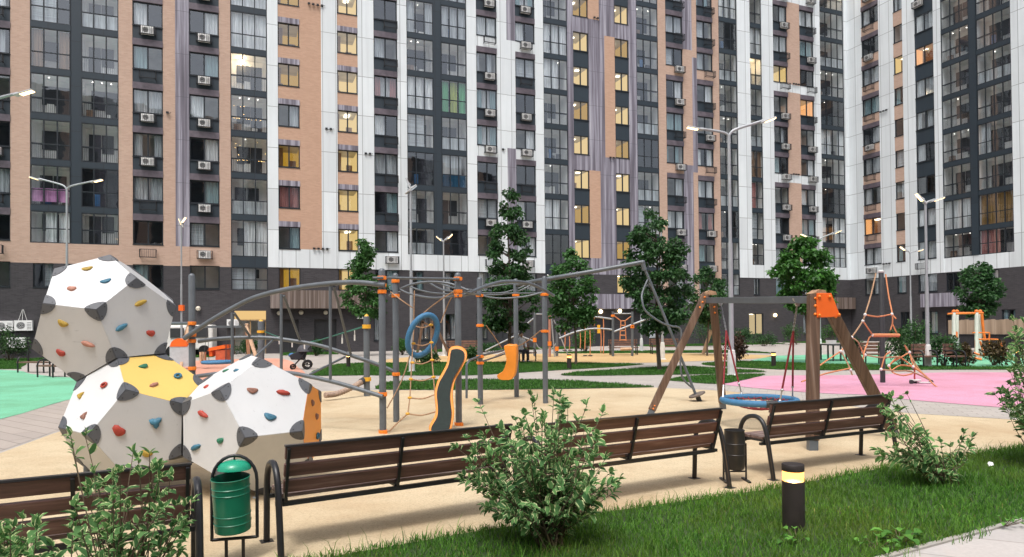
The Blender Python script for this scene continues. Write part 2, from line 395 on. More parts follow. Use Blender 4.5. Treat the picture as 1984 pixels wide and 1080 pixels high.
def loggia(w,h,mt,seed):
    def f():
        r=random.Random(seed); b=MB(); y0=.14; d=1.35; e=.01; b.mi=0
        P=[(e,y0,e),(w-e,y0,e),(w-e,d,e),(e,d,e),(e,y0,h-e),(w-e,y0,h-e),(w-e,d,h-e),(e,d,h-e)]
        b.add(P,[(0,1,2,3),(7,6,5,4),(0,3,7,4),(2,1,5,6),(3,2,6,7)])
        b.mi=1; x=w*(.55 if r.random()<.6 else .1); ww=w*.32
        b.box(x,x+ww,d-.07,d-.01,.04,2.1); b.box(x-ww*1.2 if x>w*.4 else x+ww*1.1,x-.03 if x>w*.4 else x+ww*2.1,d-.07,d-.01,.9,2.1)
        b.mi=2
        qq=r.random()
        for i in ((.25,.5,.75) if qq<.3 else (.4,) if qq<.65 else ()): b.box(w*i-.025,w*i+.025,.65,.7,h-.03,h-.015)
        for i in range(r.randint(0,3)):
            b.mi=r.choice((3,4,4,5)) if r.random()<.8 else 0; x=r.uniform(.1,w-.6); hh=r.uniform(.3,1.1); b.box(x,x+r.uniform(.2,.5),.5+i*.22,.65+i*.22,.02,hh)
        return b.mesh('loggia',[mt,'door_dark','spot_lamp','clutter','clutter_dark','clutter_blue'])
    return cached(('lg',w,h,mt,seed),f)
def railing(w,z):
    def f():
        b=MB(); y=.2; b.box(.05,w-.05,y-.02,y+.02,z-.04,z); b.box(.05,w-.05,y-.015,y+.015,.1,.13)
        n=int(w/.11)
        for i in range(n+1):
            x=.06+(w-.12)*i/n; b.box(x-.009,x+.009,y-.008,y+.008,.13,z-.04)
        return b.mesh('railing','frame_dark')
    return cached(('rl',w,z),f)
def yvis(fc,u,z): return proj(fc.w(u,0,z))[1]
class Sec:
    """one section of the block: cladding strips, windows, loggias"""
    def __init__(s,fc,name,label,px0,px1,zb,skirt,seed):
        s.fc=fc; s.zb=zb; s.skirt=skirt; s.R=random.Random(seed); s.clad={}; s.seed=seed
        s.u0=fc.u(px0); s.u1=fc.u(px1); s.px0=px0; s.px1=px1
        o=fc.w(s.u0,0,0); s.root=thing(name,label,'building',tuple(o),math.atan2(fc.d[1],fc.d[0]))
    def x(s,px): return s.fc.u(px)-s.u0
    def c(s,m): return s.clad.setdefault(m,MB())
    def strip(s,m,x0,x1,z0,z1,v=0.,dep=DEP):
        if z1-z0>.005:
            nm={'brick_tan':'brick_facing','brick_orange':'brick_facing','brick_dark':'brick_base','white_cladding':'white_panel','dark_cladding':'dark_panel','wood_purple':'wood_panel','wood_brown':'wood_panel','ledge_metal':'window_ledge'}[m]
            b=MB(); b.box(x0,x1,-v,dep,z0,z1); b.build(nm if not(m=='wood_purple' and z1-z0<.5) else 'window_ledge',m,s.root)
    def kmax(s,x,off=1.55):
        k=1
        while yvis(s.fc,s.u0+x,fz(k+1)-off)>-22 and k<13: k+=1
        return k
    def pier(s,px0,px1,m,segs=None,zb=None,v=0.):
        x0,x1=s.x(px0),s.x(px1); zb=s.zb if zb is None else zb
        if segs:  # list of (z0,z1,material)
            for z0,z1,mm in segs: s.strip(mm,x0,x1,max(z0,zb),z1,v)
        else: s.strip(m,x0,x1,zb,ZTOP,v)
        s.strip('brick_dark',x0,x1,3.4,min(zb,s.zb))
    def window(s,x0,w,z,h,lit=None,n=2,bask=None,seed=0,base=False,plain=None):
        R=s.R; f=link('window',win_frame(q(w),q(h),n),s.root,(x0,0,z))
        link('pane',pane(q(w),q(h)),f)
        if lit: link('room',litroom(q(w),q(h),lit,seed%9),f)
        else:
            link('room',room(q(w),q(h),R.choice(['room_wall','room_dark','room_dark'])),f)
            r=R.random(); cm=plain or R.choice(['curtain_white','curtain_grey','curtain_grey','curtain_teal','curtain_white','blind_white','curtain_teal','curtain_grey','curtain_rose' if R.random()<.25 else 'curtain_white'])
            sp=[]
            if r<.18: sp=[(.04,.96)]
            elif r<.36: sp=[(.04,.3),(.7,.96)]
            elif r<.56: sp=[(.5,.96)]
            elif r<.74: sp=[(.04,.46)]
            elif r<.8: sp=[(.04,.2),(.55,.8)]
            for a,b in sp: link('curtain',curtain(w*a,w*b,.03,h-.04,cm,.27),f)
            if .1<r<.3: link('curtain',curtain(w*.04,w*.96,.03,h-.03,'curtain_white' if cm!='curtain_white' else 'curtain_grey',.42),f)
        return f
    def ac(s,x,z,v,unit,bask=True,w=.95):
        y=-v
        if bask:
            b=link('ac_basket',basket(q(w)),s.root,(x,y-.004,z))
            if unit: link('air_conditioner',acunit(),b,((w-.74)/2,-.06,.02))
        elif unit: link('air_conditioner',acunit(),s.root,(x,y-.05,z))
    def wincol(s,px0,px1,sp='dark_cladding',band=None,bands=(2,5,8,11),ledge='ledge_metal',lh=.42,lit=None,nb=2,bask='all',acp=.45,zb=None,acoff=.5,f1=True,sz=1.55):
        x0,x1=s.x(px0),s.x(px1); w=x1-x0; zb=s.zb if zb is None else zb; R=s.R; km=s.kmax(x0); BW=min(.95,w*.8)
        for k in range(1,km+1):
            t=fz(k); z0=t-sz
            if k==1 and not f1: continue
            L=lit(k) if callable(lit) else None
            s.window(x0,w,z0,sz,L,nb,seed=s.seed*7+k*3,base=k==1)
        # between and above the windows
        zs=[(3.4,fz(1)-sz,'brick_dark' if zb>5 else sp,0)] if f1 else []
        for k in range(1,km):
            a,b=fz(k),fz(k+1)-sz
            m=band if (band and (k+1) in bands) else sp
            if k==1: 
                mm=s.skirt if zb>5 else sp
                if a<zb: zs.append((a,zb,'brick_dark',0))
                zs.append((max(a,zb),b,mm,1))
            else:
                if ledge: zs.append((a,a+lh,ledge,2)); a+=lh
                zs.append((a,b,m,3 if m is sp else 4))
        a=fz(km)
        if ledge: zs.append((a,a+lh,ledge,2)); a+=lh
        zs.append((a,ZTOP,band or (s.skirt if lit else sp),9))
        for i,(a,b,m,kd) in enumerate(zs):
            v=-.04 if (kd==3 and m=='dark_cladding') else (.05 if kd==2 else 0.)
            s.strip(m,x0,x1,a,b,v)
            if bask=='none' or kd in (0,2,9): continue
            zz=b-.62 if b-a>.66 else a+.08
            if kd==1 and s.skirt=='brick_orange': continue
            if kd==1: zz=(a+b)/2-.2
            if bask=='all' or kd in (1,4): s.ac(x0+min(max(w*acoff-BW/2,.03),w-BW),zz,v,R.random()<acp,True,BW)
            elif bask=='some' and R.random()<.6: s.ac(x0+min(max(w*acoff-BW/2,.03),w-BW),zz,v,R.random()<acp*1.4,True,BW)
    def balccol(s,px0,px1,n=3,full=False,spec={},zb=None):
        x0,x1=s.x(px0),s.x(px1); w=x1-x0; zb=s.zb if zb is None else zb; R=s.R; km=s.kmax(x0,2.2); H=2.5
        for k in range(1,km+1):
            top=fz(k)+.33; z0=top-H
            if k==1:
                if not full: continue
                z0=fz(1)-1.6; top=fz(1)-.05 if zb>5 else top
            if k==2 and not full: z0=7.15
            h=top-z0
            md=.98 if h>2 else h*.45
            f=link('balcony',balc_frame(q(w),q(h),n,q(md)),s.root,(x0,0,z0)); link('pane',pane(q(w),q(h),.06),f)
            ty=spec.get(k) or R.choice(['open','open','open','open','curt','curt','frost','dark','half'])
            sd=R.randint(0,5)
            link('loggia',loggia(q(w),q(h),'room_dark' if ty=='dark' else 'loggia_wall',sd),f)
            if ty in ('open','lit','dark','pink','fairy'): link('railing',railing(q(w),q(md)),f)
            if ty=='lit':
                b=MB(); b.ball((w*.3,.75,h-.35),.17,10); b.build('ceiling_lamp','lamp_warm',f,smooth=60)
            if ty=='curt':
                cm=R.choice(['curtain_white','curtain_grey','curtain_white','curtain_brown' if R.random()<.3 else 'curtain_white'])
                for i in range(n):
                    if R.random()<.85: link('curtain',curtain(w*i/n+.05,w*(i+1)/n-.04,.06,h-.06,cm,.24,.025),f)
            if ty=='green':
                for i in range(n): link('curtain',curtain(w*i/n+.05,w*(i+1)/n-.04,.06,h-.06,'curtain_lime' if i%2 else 'curtain_green',.24,.025),f)
            if ty=='ochre': link('curtain',curtain(.06,w-.06,.06,h-.06,'curtain_ochre',.26,.03),f)
            if ty=='rose': link('curtain',curtain(.06,w*.55,.06,h-.06,'curtain_rose',.26,.03),f)
            if ty=='white': link('curtain',curtain(.06,w-.06,.06,h-.06,'curtain_white',.26,.015),f)
            if ty=='frost': link('curtain',curtain(.06,w-.06,.06,md,'frosted',.2,.004),f)
            if ty=='blue': link('curtain',curtain(.06,w-.06,.06,md,'panel_blue',.2,.004),f); link('curtain',curtain(.06,w*.8,md,h-.06,'frosted',.25,.006),f)
            if ty=='pink': link('laundry',curtain(.06,w*.93,.25,md+.1,'cloth_pink',.16,.008),f)
            if ty=='half': link('curtain',curtain(.06,w*R.choice((.34,.66)),.06,h-.06,R.choice(['curtain_white','curtain_grey','blind_white']),.26,.02),f)
            if ty=='fairy':
                b=MB()
                for i in range(26): b.ball((R.uniform(.1,w-.1),.3,R.choice((.95,1.0,R.uniform(.9,2.3)))),.018,6)
                b.build('fairy_lights','fairy_light',f)
            if k<km and top<fz(k+1)+.33-H-.02: s.strip('dark_cladding',x0,x1,top,fz(k+1)+.33-H if not(k==1) else fz(2)+.33-H,-.01)
        if full: s.strip('brick_dark',x0,x1,3.4,fz(1)-1.6)
        else:
            s.strip('brick_dark',x0,x1,3.4,fz(1)-1.55); s.strip(s.skirt,x0,x1,zb,7.15)
            s.window(x0+.15,w*.5,fz(1)-1.55,1.5,None,2); s.strip('brick_dark',x0,x0+.15,fz(1)-1.55,zb); s.strip('brick_dark',x0+.15+w*.5,x1,fz(1)-1.55,zb)
            if zb>fz(1)-.05: s.strip('brick_dark',x0+.15,x0+.15+w*.5,fz(1)-.05,zb)
        s.strip('dark_cladding',x0,x1,fz(km)+.33,ZTOP,-.01)
    def cable(s,px,py,n=3):
        p=onpl(px,py,s.fc.o,s.fc.n); x=float((np.array(p)-s.fc.o)@s.fc.d)-s.u0; b=MB()
        for i in range(n): b.box(x+i*.3,x+i*.3+.16,-.16,-.052,p.z-.06,p.z+.06)
        b.tube([(x,-.09,p.z+.02),(x+n*.15,-.09,p.z-.05),(x+n*.3,-.09,p.z+.03)],.015,5); b.build('cable_bracket','basket_metal',s.root)
    def done(s,ground,canopies=(),body=True):
        """ground floor: list of (px0,px1,kind); gaps are dark brick"""
        W=s.u1-s.u0; xs=0.; R=s.R
        for px0,px1,kind in ground:
            a,b=s.x(px0),s.x(px1); s.strip('brick_dark',xs,a,0,3.4); xs=b; w=b-a
            if kind in('win','litwin','blue'):
                s.strip('brick_dark',a,b,0,.75); h=1.95; s.strip('brick_dark',a,b,2.7,3.4)
                s.window(a,w,.75,h,'lit_pale' if kind=='litwin' else None,2,seed=3,plain='frosted' if kind=='blue' else None)
            elif kind in('door','dark'):
                s.strip('brick_dark',a,b,2.35,3.4)
                d=MB(); d.box(0,w,.3,.36,0,2.35); d.box(w*.48,w*.52,.26,.3,0,2.35); d.box(w*.46,w*.475,.2,.26,.9,1.3); d.build('door','door_dark',s.root).location=(a,0,0)
            elif kind=='wooddoor':
                s.strip('brick_dark',a,b,2.95,3.4)
                d=MB(); d.box(0,w,.28,.34,2.35,2.95); d.build('door_head','lit_yellow_wood',s.root).location=(a,0,0)
                d=MB()
                for i in range(3): d.box(w*i/2-.04 if i else 0,w*i/2+.04 if i<2 else w,.28,.36,0,2.35)
                d.box(0,w,.28,.36,2.27,2.34)
                dd=d.build('door','wood_door',s.root); dd.location=(a,0,0)
                g=MB(); g.add([(.05,.32,.03),(w-.05,.32,.03),(w-.05,.32,2.27),(.05,.32,2.27)],[(0,1,2,3)]); g.build('pane','window_glass',dd)
                r=link('room',room(q(w),2.3,'room_wall'),dd)
        s.strip('brick_dark',xs,W,0,3.4)
        b=MB(); b.box(.02,W-.02,2.25,12.,0.,ZTOP-.3); b.build('wall','room_dark',s.root)
        b=MB(); b.box(0,W,DEP,2.24,ZTOP-.2,ZTOP); b.build('roof','frame_dark',s.root)
        for px0,px1,z0,z1,m,dp in canopies:
            b=MB(); a,c=s.x(px0),s.x(px1); b.box(a,c,-dp,-.004,z0,z1); b.build('entrance_canopy',m,s.root)
emit('lit_yellow_wood',(1,.66,.28),.6); pm('wood_door',(.42,.26,.12),.5,.2,4)
CB=((630,250,2),(596,8,4),(606,482,4),(322,219,1),(706,298,2),(1149,35,2),(1180,306,2),(972,290,1),(1535,163,3),(1535,338,3),(1706,218,3),(1712,512,3))
fm=Fac(A0,FD,FN,None); fw=Fac(CORN,WD,WN,None)
# --- section A: tan brick
A=Sec(fm,'apartment_block','tan brick block section with dark glazed loggias at the left end of the facade',-140,518,5.9,'brick_tan',3)
A.pier(-140,-42,'brick_tan'); A.wincol(-42,20,acp=.3); A.pier(20,58,'brick_tan')
A.balccol(58,137,3,spec={3:'pink',2:'curt',4:'open',5:'open',6:'curt',7:'half'})
A.pier(137,157,'dark_cladding',zb=7.15,v=-.05); A.strip('brick_tan',A.x(137),A.x(157),5.9,7.15)
A.balccol(157,230,3,spec={2:'open',3:'dark',4:'open',5:'open',6:'open',7:'frost'})
A.pier(230,257,'brick_tan'); A.wincol(257,316,acp=.35); A.pier(316,340,'brick_tan')
A.pier(340,367,None,[(3.4,7.2,'brick_tan'),(7.2,ZTOP,'wood_purple')],v=.03); A.wincol(367,425,acp=.75); A.pier(425,447,'brick_tan')
A.balccol(447,518,3,full=True,spec={1:'half',2:'curt',3:'frost',4:'fairy',5:'fairy',6:'lit',7:'white',8:'white'})
A.done([(453,514,'wooddoor')])
# --- section B: white panels and orange brick
B=Sec(fm,'apartment_block','white panelled block section with orange brick strips and two columns of lit stairwell windows',518,905,ZW,'white_cladding',8)
yl=lambda k:'lit_yellow' if k in (1,4,6,7,8,9) else None
B.pier(518,539,'white_cladding',v=.04); B.wincol(539,581,sp='brick_orange',ledge='wood_purple',lh=.37,lit=yl,bask='none'); B.pier(581,623,'brick_orange',[(ZW,7.26,'white_cladding'),(7.26,ZTOP,'brick_orange')])
B.pier(623,654,'white_cladding',v=.04); B.wincol(654,694,sp='brick_orange',ledge='wood_purple',lh=.37,lit=lambda k:'lit_warm' if k!=99 else None,bask='none'); B.pier(694,725,'white_cladding',v=.04)
B.wincol(725,771,acp=.4,acoff=.7); B.pier(771,789,'white_cladding',v=.04); B.balccol(789,841,3,spec={7:'open',6:'curt',5:'half',4:'dark',3:'half',2:'frost'})
B.pier(841,856,'dark_cladding',zb=7.15,v=-.05); B.strip('white_cladding',B.x(841),B.x(856),ZW,7.15)
B.balccol(856,905,3,spec={6:'green',4:'blue',5:'frost',7:'open',3:'open',2:'dark',8:'curt'})
B.done([(541,577,'dark'),(607,650,'dark'),(722,745,'blue'),(808,830,'win'),(860,882,'win')],[(522,735,3.1,4.35,'wood_brown',.7)])
# --- section C: white with grey wood
C=Sec(fm,'apartment_block','white panelled block section with projecting air conditioner baskets behind the tall conical tree',905,1101,ZW,'white_cladding',5)
C.pier(905,924,'white_cladding',v=.04); C.wincol(924,964,band='white_cladding',acp=.75,acoff=.62)
C.pier(964,983,'white_cladding',v=.04); C.pier(983,1000,None,[(ZW,fz(2)-1.55,'white_cladding'),(fz(2)-1.55,fz(5)-1.6,'wood_purple'),(fz(5)-1.6,fz(8)-1.6,'white_cladding'),(fz(8)-1.6,ZTOP,'wood_purple')])
C.wincol(1000,1038,band='white_cladding',acp=.75); C.pier(1038,1054,'white_cladding',v=.04); C.balccol(1054,1101,3,full=True,spec={1:'frost',2:'dark',3:'half',4:'open',5:'open'})
C.done([(920,942,'win'),(958,990,'dark')],[])
# --- section D: purple-grey wood with lit stairwells, brown brick
D=Sec(fm,'apartment_block','purple grey wood clad block section with two columns of bright yellow stairwell windows',1101,1277,ZW,'wood_purple',9)
lw=lambda k:'lit_warm' if k%3 else 'lit_yellow'
D.pier(1101,1112,'wood_purple',v=.03); D.wincol(1112,1142,band='wood_purple',bands=(5,9),ledge=None,lit=lambda k:lw(k) if k!=1 else None,bask='none')
b4=fz(4)+.05; b5=fz(5)-1.6; b8=fz(8)+.05; b9=fz(9)-1.6
D.pier(1142,1163,None,[(ZW,7.3,'wood_purple'),(7.3,b4,'brick_orange'),(b4,b9,'wood_purple'),(b9,ZTOP,'brick_orange')])
D.pier(1163,1173,'wood_purple'); D.pier(1173,1193,None,[(ZW,b5,'wood_purple'),(b5,b8,'brick_orange'),(b8,ZTOP,'wood_purple')])
D.wincol(1193,1220,band='wood_purple',bands=(5,9),ledge=None,lit=lambda k:lw(k+1),bask='none'); D.pier(1220,1235,'wood_purple',v=.03)
D.balccol(1235,1277,3,full=True)
D.done([(1150,1185,'dark'),(1253,1276,'blue')],[(1108,1243,3.1,4.3,'wood_purple',.7)])
D2=Sec(fm,'apartment_block','brown brick block section with baskets under each window behind the fork of the tallest lamp',1277,1430,3.4,'brick_tan',21)
D2.pier(1277,1292,'brick_tan'); D2.wincol(1292,1325,band='brick_tan',acp=.55,acoff=.75,zb=3.4)
D2.pier(1325,1343,None,[(3.4,b5,'wood_purple'),(b5,b8,'brick_tan'),(b8,ZTOP,'wood_purple')]); D2.pier(1343,1352,'brick_tan',[(3.4,b4,'brick_tan'),(b4+.6,b8-.6,'wood_purple'),(b4,b4+.6,'brick_tan'),(b8-.6,ZTOP,'brick_tan')])
D2.wincol(1352,1383,band='brick_tan',acp=.5,acoff=.75,zb=3.4); D2.pier(1383,1395,'brick_tan'); D2.balccol(1395,1430,3,full=True)
D2.done([(1281,1300,'dark'),(1350,1380,'dark')],[])
# --- section E: white corner section
Es=Sec(fm,'apartment_block','white block section in the inner corner with narrow dark loggias and baskets',1430,1644,ZW,'white_cladding',14)
Es.pier(1430,1455,'white_cladding',v=.04); Es.balccol(1455,1478,2,spec={4:'rose',8:'lit'}); Es.pier(1478,1500,'white_cladding',v=.04)
Es.wincol(1500,1528,band='white_cladding',acp=.8,acoff=.8,lit=lambda k:'lit_warm' if k==8 else None)
Es.pier(1528,1552,None,[(ZW,fz(2)-1.55,'white_cladding'),(fz(2)-1.55,fz(4)+.5,'brick_tan'),(fz(4)+.5,fz(5)-1.6,'white_cladding'),(fz(5)-1.6,fz(7)+.5,'brick_tan'),(fz(7)+.5,fz(8)-1.6,'white_cladding'),(fz(8)-1.6,fz(10)+.5,'brick_tan'),(fz(10)+.5,ZTOP,'white_cladding')])
Es.wincol(1552,1579,band='white_cladding',acp=.7,acoff=.8,lit=lambda k:'lit_orange' if k==7 else None)
Es.pier(1579,1591,'white_cladding',v=.04); Es.balccol(1591,1637,4,spec={11:'lit',2:'white',3:'curt',4:'dark',5:'open'}); Es.pier(1637,1644,'white_cladding',v=.02)
Es.done([(1447,1475,'litwin'),(1552,1572,'win')],[(1590,1642,3.1,4.2,'wood_brown',.7)])
# --- wing
Wg=Sec(fw,'apartment_block','white wing turning toward the camera at the right with brick window spandrels and wide loggias',1644,2130,ZW,'white_cladding',31)
Wg.pier(1644,1672,'white_cladding',v=.02); Wg.wincol(1672,1705,sp='brick_tan',acp=.45,lit=lambda k:'lit_orange' if k==3 else None)
Wg.pier(1705,1734,'white_cladding'); Wg.wincol(1734,1752,sp='brick_tan',ledge=None,nb=1,bask='none',lit=lambda k:'lit_warm' if k==8 else None)
Wg.pier(1752,1775,'white_cladding',v=.04); Wg.wincol(1775,1812,ledge=None,acp=.5,acoff=0.,bask='some',lit=lambda k:'lit_orange' if k==8 else None)
Wg.pier(1812,1826,'white_cladding',v=.04); Wg.balccol(1826,1880,3,spec={2:'open',3:'white',4:'open',5:'open',6:'open',7:'open',8:'open'})
Wg.pier(1880,1894,'dark_cladding',zb=7.15,v=.04); Wg.strip('white_cladding',Wg.x(1880),Wg.x(1894),ZW,7.15)
Wg.balccol(1894,1962,4,spec={2:'rose',3:'ochre',4:'open',5:'half',6:'open',7:'frost'})
Wg.pier(1962,1992,'white_cladding'); Wg.wincol(1992,2040,acp=.5); Wg.pier(2040,2130,'white_cladding')
Wg.done([(1740,1757,'win'),(1782,1812,'win'),(1828,1850,'dark'),(1935,1962,'win')],[(1790,1880,3.05,4.2,'wood_purple',.7)])

for px,py,n in CB:
    for z_ in (A,B,C,D,D2,Es,Wg):
        if z_.px0<=px<z_.px1: z_.cable(px,py,n)
# ---------------------------------------------------------------- ground
paving('paving_main',(.42,.385,.35),(.36,.33,.30),(.22,.20,.18),.6,.3,FANG,.006)
paving('paving_left',(.40,.345,.30),(.34,.295,.26),(.16,.14,.12),1.6,.32,.62,.010)
paving('paving_right',(.44,.40,.36),(.38,.345,.31),(.17,.15,.13),.4,.2,FANG,.007)
paving('paving_slabs',(.46,.43,.41),(.41,.385,.37),(.24,.21,.18),.9,.6,.45,.008)
rubber('rubber_yellow',(.60,.49,.325),.12,.6); rubber('rubber_green',(.19,.52,.33),.12,.6); rubber('rubber_pink',(.66,.33,.45),.12,.55); rubber('rubber_salmon',(.66,.34,.25))
rubber('rubber_sand',(.60,.42,.21))
pm('soil',(.075,.068,.04),.95,.5,3.,bump=.5); pm('lawn_base',(.035,.062,.018),.95,.45,1.6,bump=.5)
pm('kerb_stone',(.34,.32,.29),.85,.15,3.)
def flat(name,mt,pts,z,kind='structure',smooth=0,world=False):
    P=[Vector(p) if world else gp(*p) for p in pts]
    if smooth: P=crv(P,smooth,True)
    b=MB(); n=len(P); b.add([(p.x,p.y,z) for p in P],[tuple(range(n))]); me=b.mesh(name,mt)
    if me.polygons and me.polygons[0].normal.z<0: me.flip_normals()
    o=link(name,me); o['kind']=kind; return o,P
g=MB(); g.add([(-400,-400,0),(400,-400,0),(400,400,0),(-400,400,0)],[(0,1,2,3)]); tag(g.build('ground','paving_main'),kind='structure')
yel=[(-900,990),(-300,925),(0,879),(105,840),(250,795),(450,768),(640,758),(735,756.5),(870,757),(1080,755),(1262,751.5),(1330,754),(1410,758.5),(1560,777),(1760,801.5),(1984,815),(2300,834),(2300,822.5),(2200,835),(1984,863),(1700,906),(1500,944),(1180,989),(900,1031),(560,1090),(430,1161),(200,1258),(-700,1690),(-1500,1700),(-1500,1200)]
yel=[p for p in yel if p!=(2300,822.5)]
flat('play_surface_yellow','rubber_yellow',yel,.004)
flat('path_left','paving_left',[(-900,985),(-300,920),(0,875),(105,837),(260,790),(330,760),(270,752),(130,776),(0,814),(-300,868),(-900,930)],.0035)
flat('play_surface_green','rubber_green',[(-900,925),(-300,866),(0,813),(130,776),(255,750),(262,742),(215,735),(115,731),(60,725),(0,717),(-300,716),(-900,745)],.008,smooth=4)
flat('play_surface_salmon','rubber_salmon',[(200,760),(330,722),(375,700),(520,695),(560,699),(577,712),(592,726),(560,742),(480,757),(330,765)],.008,smooth=4)
flat('play_surface_sand','rubber_sand',[(740,703),(790,692.5),(1000,686.5),(1330,685),(1480,688.5),(1502,691),(1440,697),(1330,701),(1240,703.5),(1050,703),(850,703)],.008,smooth=4)
flat('fitness_surface_green','rubber_green',[(1452,700),(1498,690),(1600,687.5),(1984,688),(2300,690),(2300,715),(1960,711),(1700,711),(1600,707)],.008)
flat('play_surface_pink','rubber_pink',[(1401,745),(1440,738),(1481,729.5),(1566,728),(1667,727),(1822,722.5),(1964,722.5),(2300,728),(2300,822),(2080,800),(1984,793),(1900,787),(1764,775.5),(1680,766),(1600,763),(1500,756)],.008,smooth=4)
flat('path_right','paving_right',[(1330,751),(1405,747),(1500,757.5),(1600,764.5),(1680,767.5),(1764,777),(1900,788.5),(1984,794.5),(2300,820),(2300,833),(1984,814.5),(1760,801),(1560,776.5),(1410,758)],.0035)
# --- lawns: soil sheet plus real blades
leafmat('grass_blade',(.03,.115,.016),(.13,.31,.038),.42,rough=.6,tint=(.16,.25,.035)); leafmat('grass_dry',(.10,.13,.025),(.26,.26,.08),.35,rough=.7)
leafmat('grass_blade_far',(.03,.11,.015),(.07,.20,.026),.35,rough=.6)
def inpoly(P,x,y):
    r=np.zeros(len(x),bool); n=len(P)
    for i in range(n):
        a,b=P[i],P[(i+1)%n]
        c=((a.y>y)!=(b.y>y)); 
        with np.errstate(divide='ignore',invalid='ignore'): xx=(b.x-a.x)*(y-a.y)/(b.y-a.y)+a.x
        r^=c&(x<xx)
    return r
def blades(name,P,dens,h,wd,z,mt,lim=None,far=False):
    xs=[p.x for p in P]; ys=[p.y for p in P]; x0,x1,y0,y1=min(xs),max(xs),min(ys),max(ys)
    N=int((x1-x0)*(y1-y0)*dens); x=RNG.uniform(x0,x1,N); y=RNG.uniform(y0,y1,N); k=inpoly(P,x,y)
    px=CX+F*x/np.maximum(y,.1); k&=(px>-150)&(px<2140)
    if lim is not None: k&=lim(x,y)
    x,y=x[k],y[k]; N=len(x)
    cl=.55+.45*np.sin(x*2.3+1.7*np.sin(y*1.9))*np.sin(y*2.9+np.sin(x*3.1)); cl=.75+.5*cl*RNG.uniform(.4,1,N)
    H=h*cl*RNG.uniform(.55,1.35,N); a=RNG.uniform(0,2*np.pi,N); ln=H*RNG.uniform(.15,.85,N); b=RNG.uniform(0,2*np.pi,N); W=wd*RNG.uniform(.6,1.2,N)
    dx,dy=np.cos(a)*W/2,np.sin(a)*W/2; lx,ly=np.cos(b)*ln,np.sin(b)*ln
    V=np.zeros((N,5,3)); zz=np.full(N,z)
    V[:,0]=np.stack([x-dx,y-dy,zz],1); V[:,1]=np.stack([x+dx,y+dy,zz],1)
    V[:,2]=np.stack([x+dx*.75+lx*.35,y+dy*.75+ly*.35,zz+H*.6],1); V[:,3]=np.stack([x-dx*.75+lx*.35,y-dy*.75+ly*.35,zz+H*.6],1)
    V[:,4]=np.stack([x+lx,y+ly,zz+H*RNG.uniform(.8,1,N)],1)
    o=np.arange(N)[:,None]*5; loops=(o+np.array([[0,1,2,3,3,2,4]])).ravel()
    me=bpy.data.meshes.new(name); me.vertices.add(N*5); me.vertices.foreach_set('co',V.ravel()); me.loops.add(N*7); me.loops.foreach_set('vertex_index',loops.astype(np.int32))
    me.polygons.add(N*2); st=(np.arange(N)[:,None]*7+np.array([[0,4]])).ravel(); me.polygons.foreach_set('loop_start',st.astype(np.int32))
    me.materials.append(MATS[mt]); me.update(calc_edges=True); me.validate()
    o=link(name,me); tag(o,kind='stuff'); return o
sa,sb=gp(1718,1082),gp(1984,1010); sd=sb-sa; s_l=sa-sd*3.; s_r=sb+sd*2.2
edge_l=[(-700,1700),(200,1262),(430,1165),(560,1094)]; edge_r=[(900,1034),(1180,992),(1500,947),(1700,909),(1984,866),(2200,838),(2500,800)]
near=[gp(*p) for p in edge_l+edge_r]+[s_r,sb,sa,s_l,Vector((-3.2,1.0,0)),Vector((-6,2.2,0))]
o,P=flat('lawn','lawn_base',near,.012,world=True)
blades('grass',P,2900,.062,.0075,.01,'grass_blade',lambda x,y:(y<7.2)); blades('grass',P,190,.15,.006,.01,'grass_blade',lambda x,y:(np.sin(x*1.9+y*.7)*np.sin(y*2.3-x*.6)+RNG.normal(0,.35,len(x))>.15))
blades('grass',P,1700,.068,.009,.01,'grass_blade',lambda x,y:(y>=7.2)); blades('grass',P,330,.06,.006,.01,'grass_dry',lambda x,y:(np.sin(x*1.3+y*1.7)+np.sin(y*2.9-x*1.1)+RNG.normal(0,.7,len(x))>.5))
fr=[]
for a,b in zip(edge_l[2:]+edge_r[:-1],edge_l[3:]+edge_r[:-1]):
    if a!=b: fr.append((gp(*a),gp(*b)))
for a,b in fr+[(sa,sb),(s_l,sa)]:
    d=(b-a).normalized(); nn=Vector((-d.y,d.x,0)); blades('grass',[a-nn*.11,b-nn*.11,b+nn*.11,a+nn*.11],700,.075,.007,.005,'grass_blade',lambda x,y:(np.sin(x*7.1)+np.sin(x*3.3+y*5)+RNG.normal(0,.6,len(x))>.2))
slab=[s_l,sa,sb,s_r,s_r+Vector((3,-4,0)),Vector((6,-3,0)),s_l+Vector((2,-4,0))]
flat('footpath_slabs','paving_slabs',slab,.006,world=True)
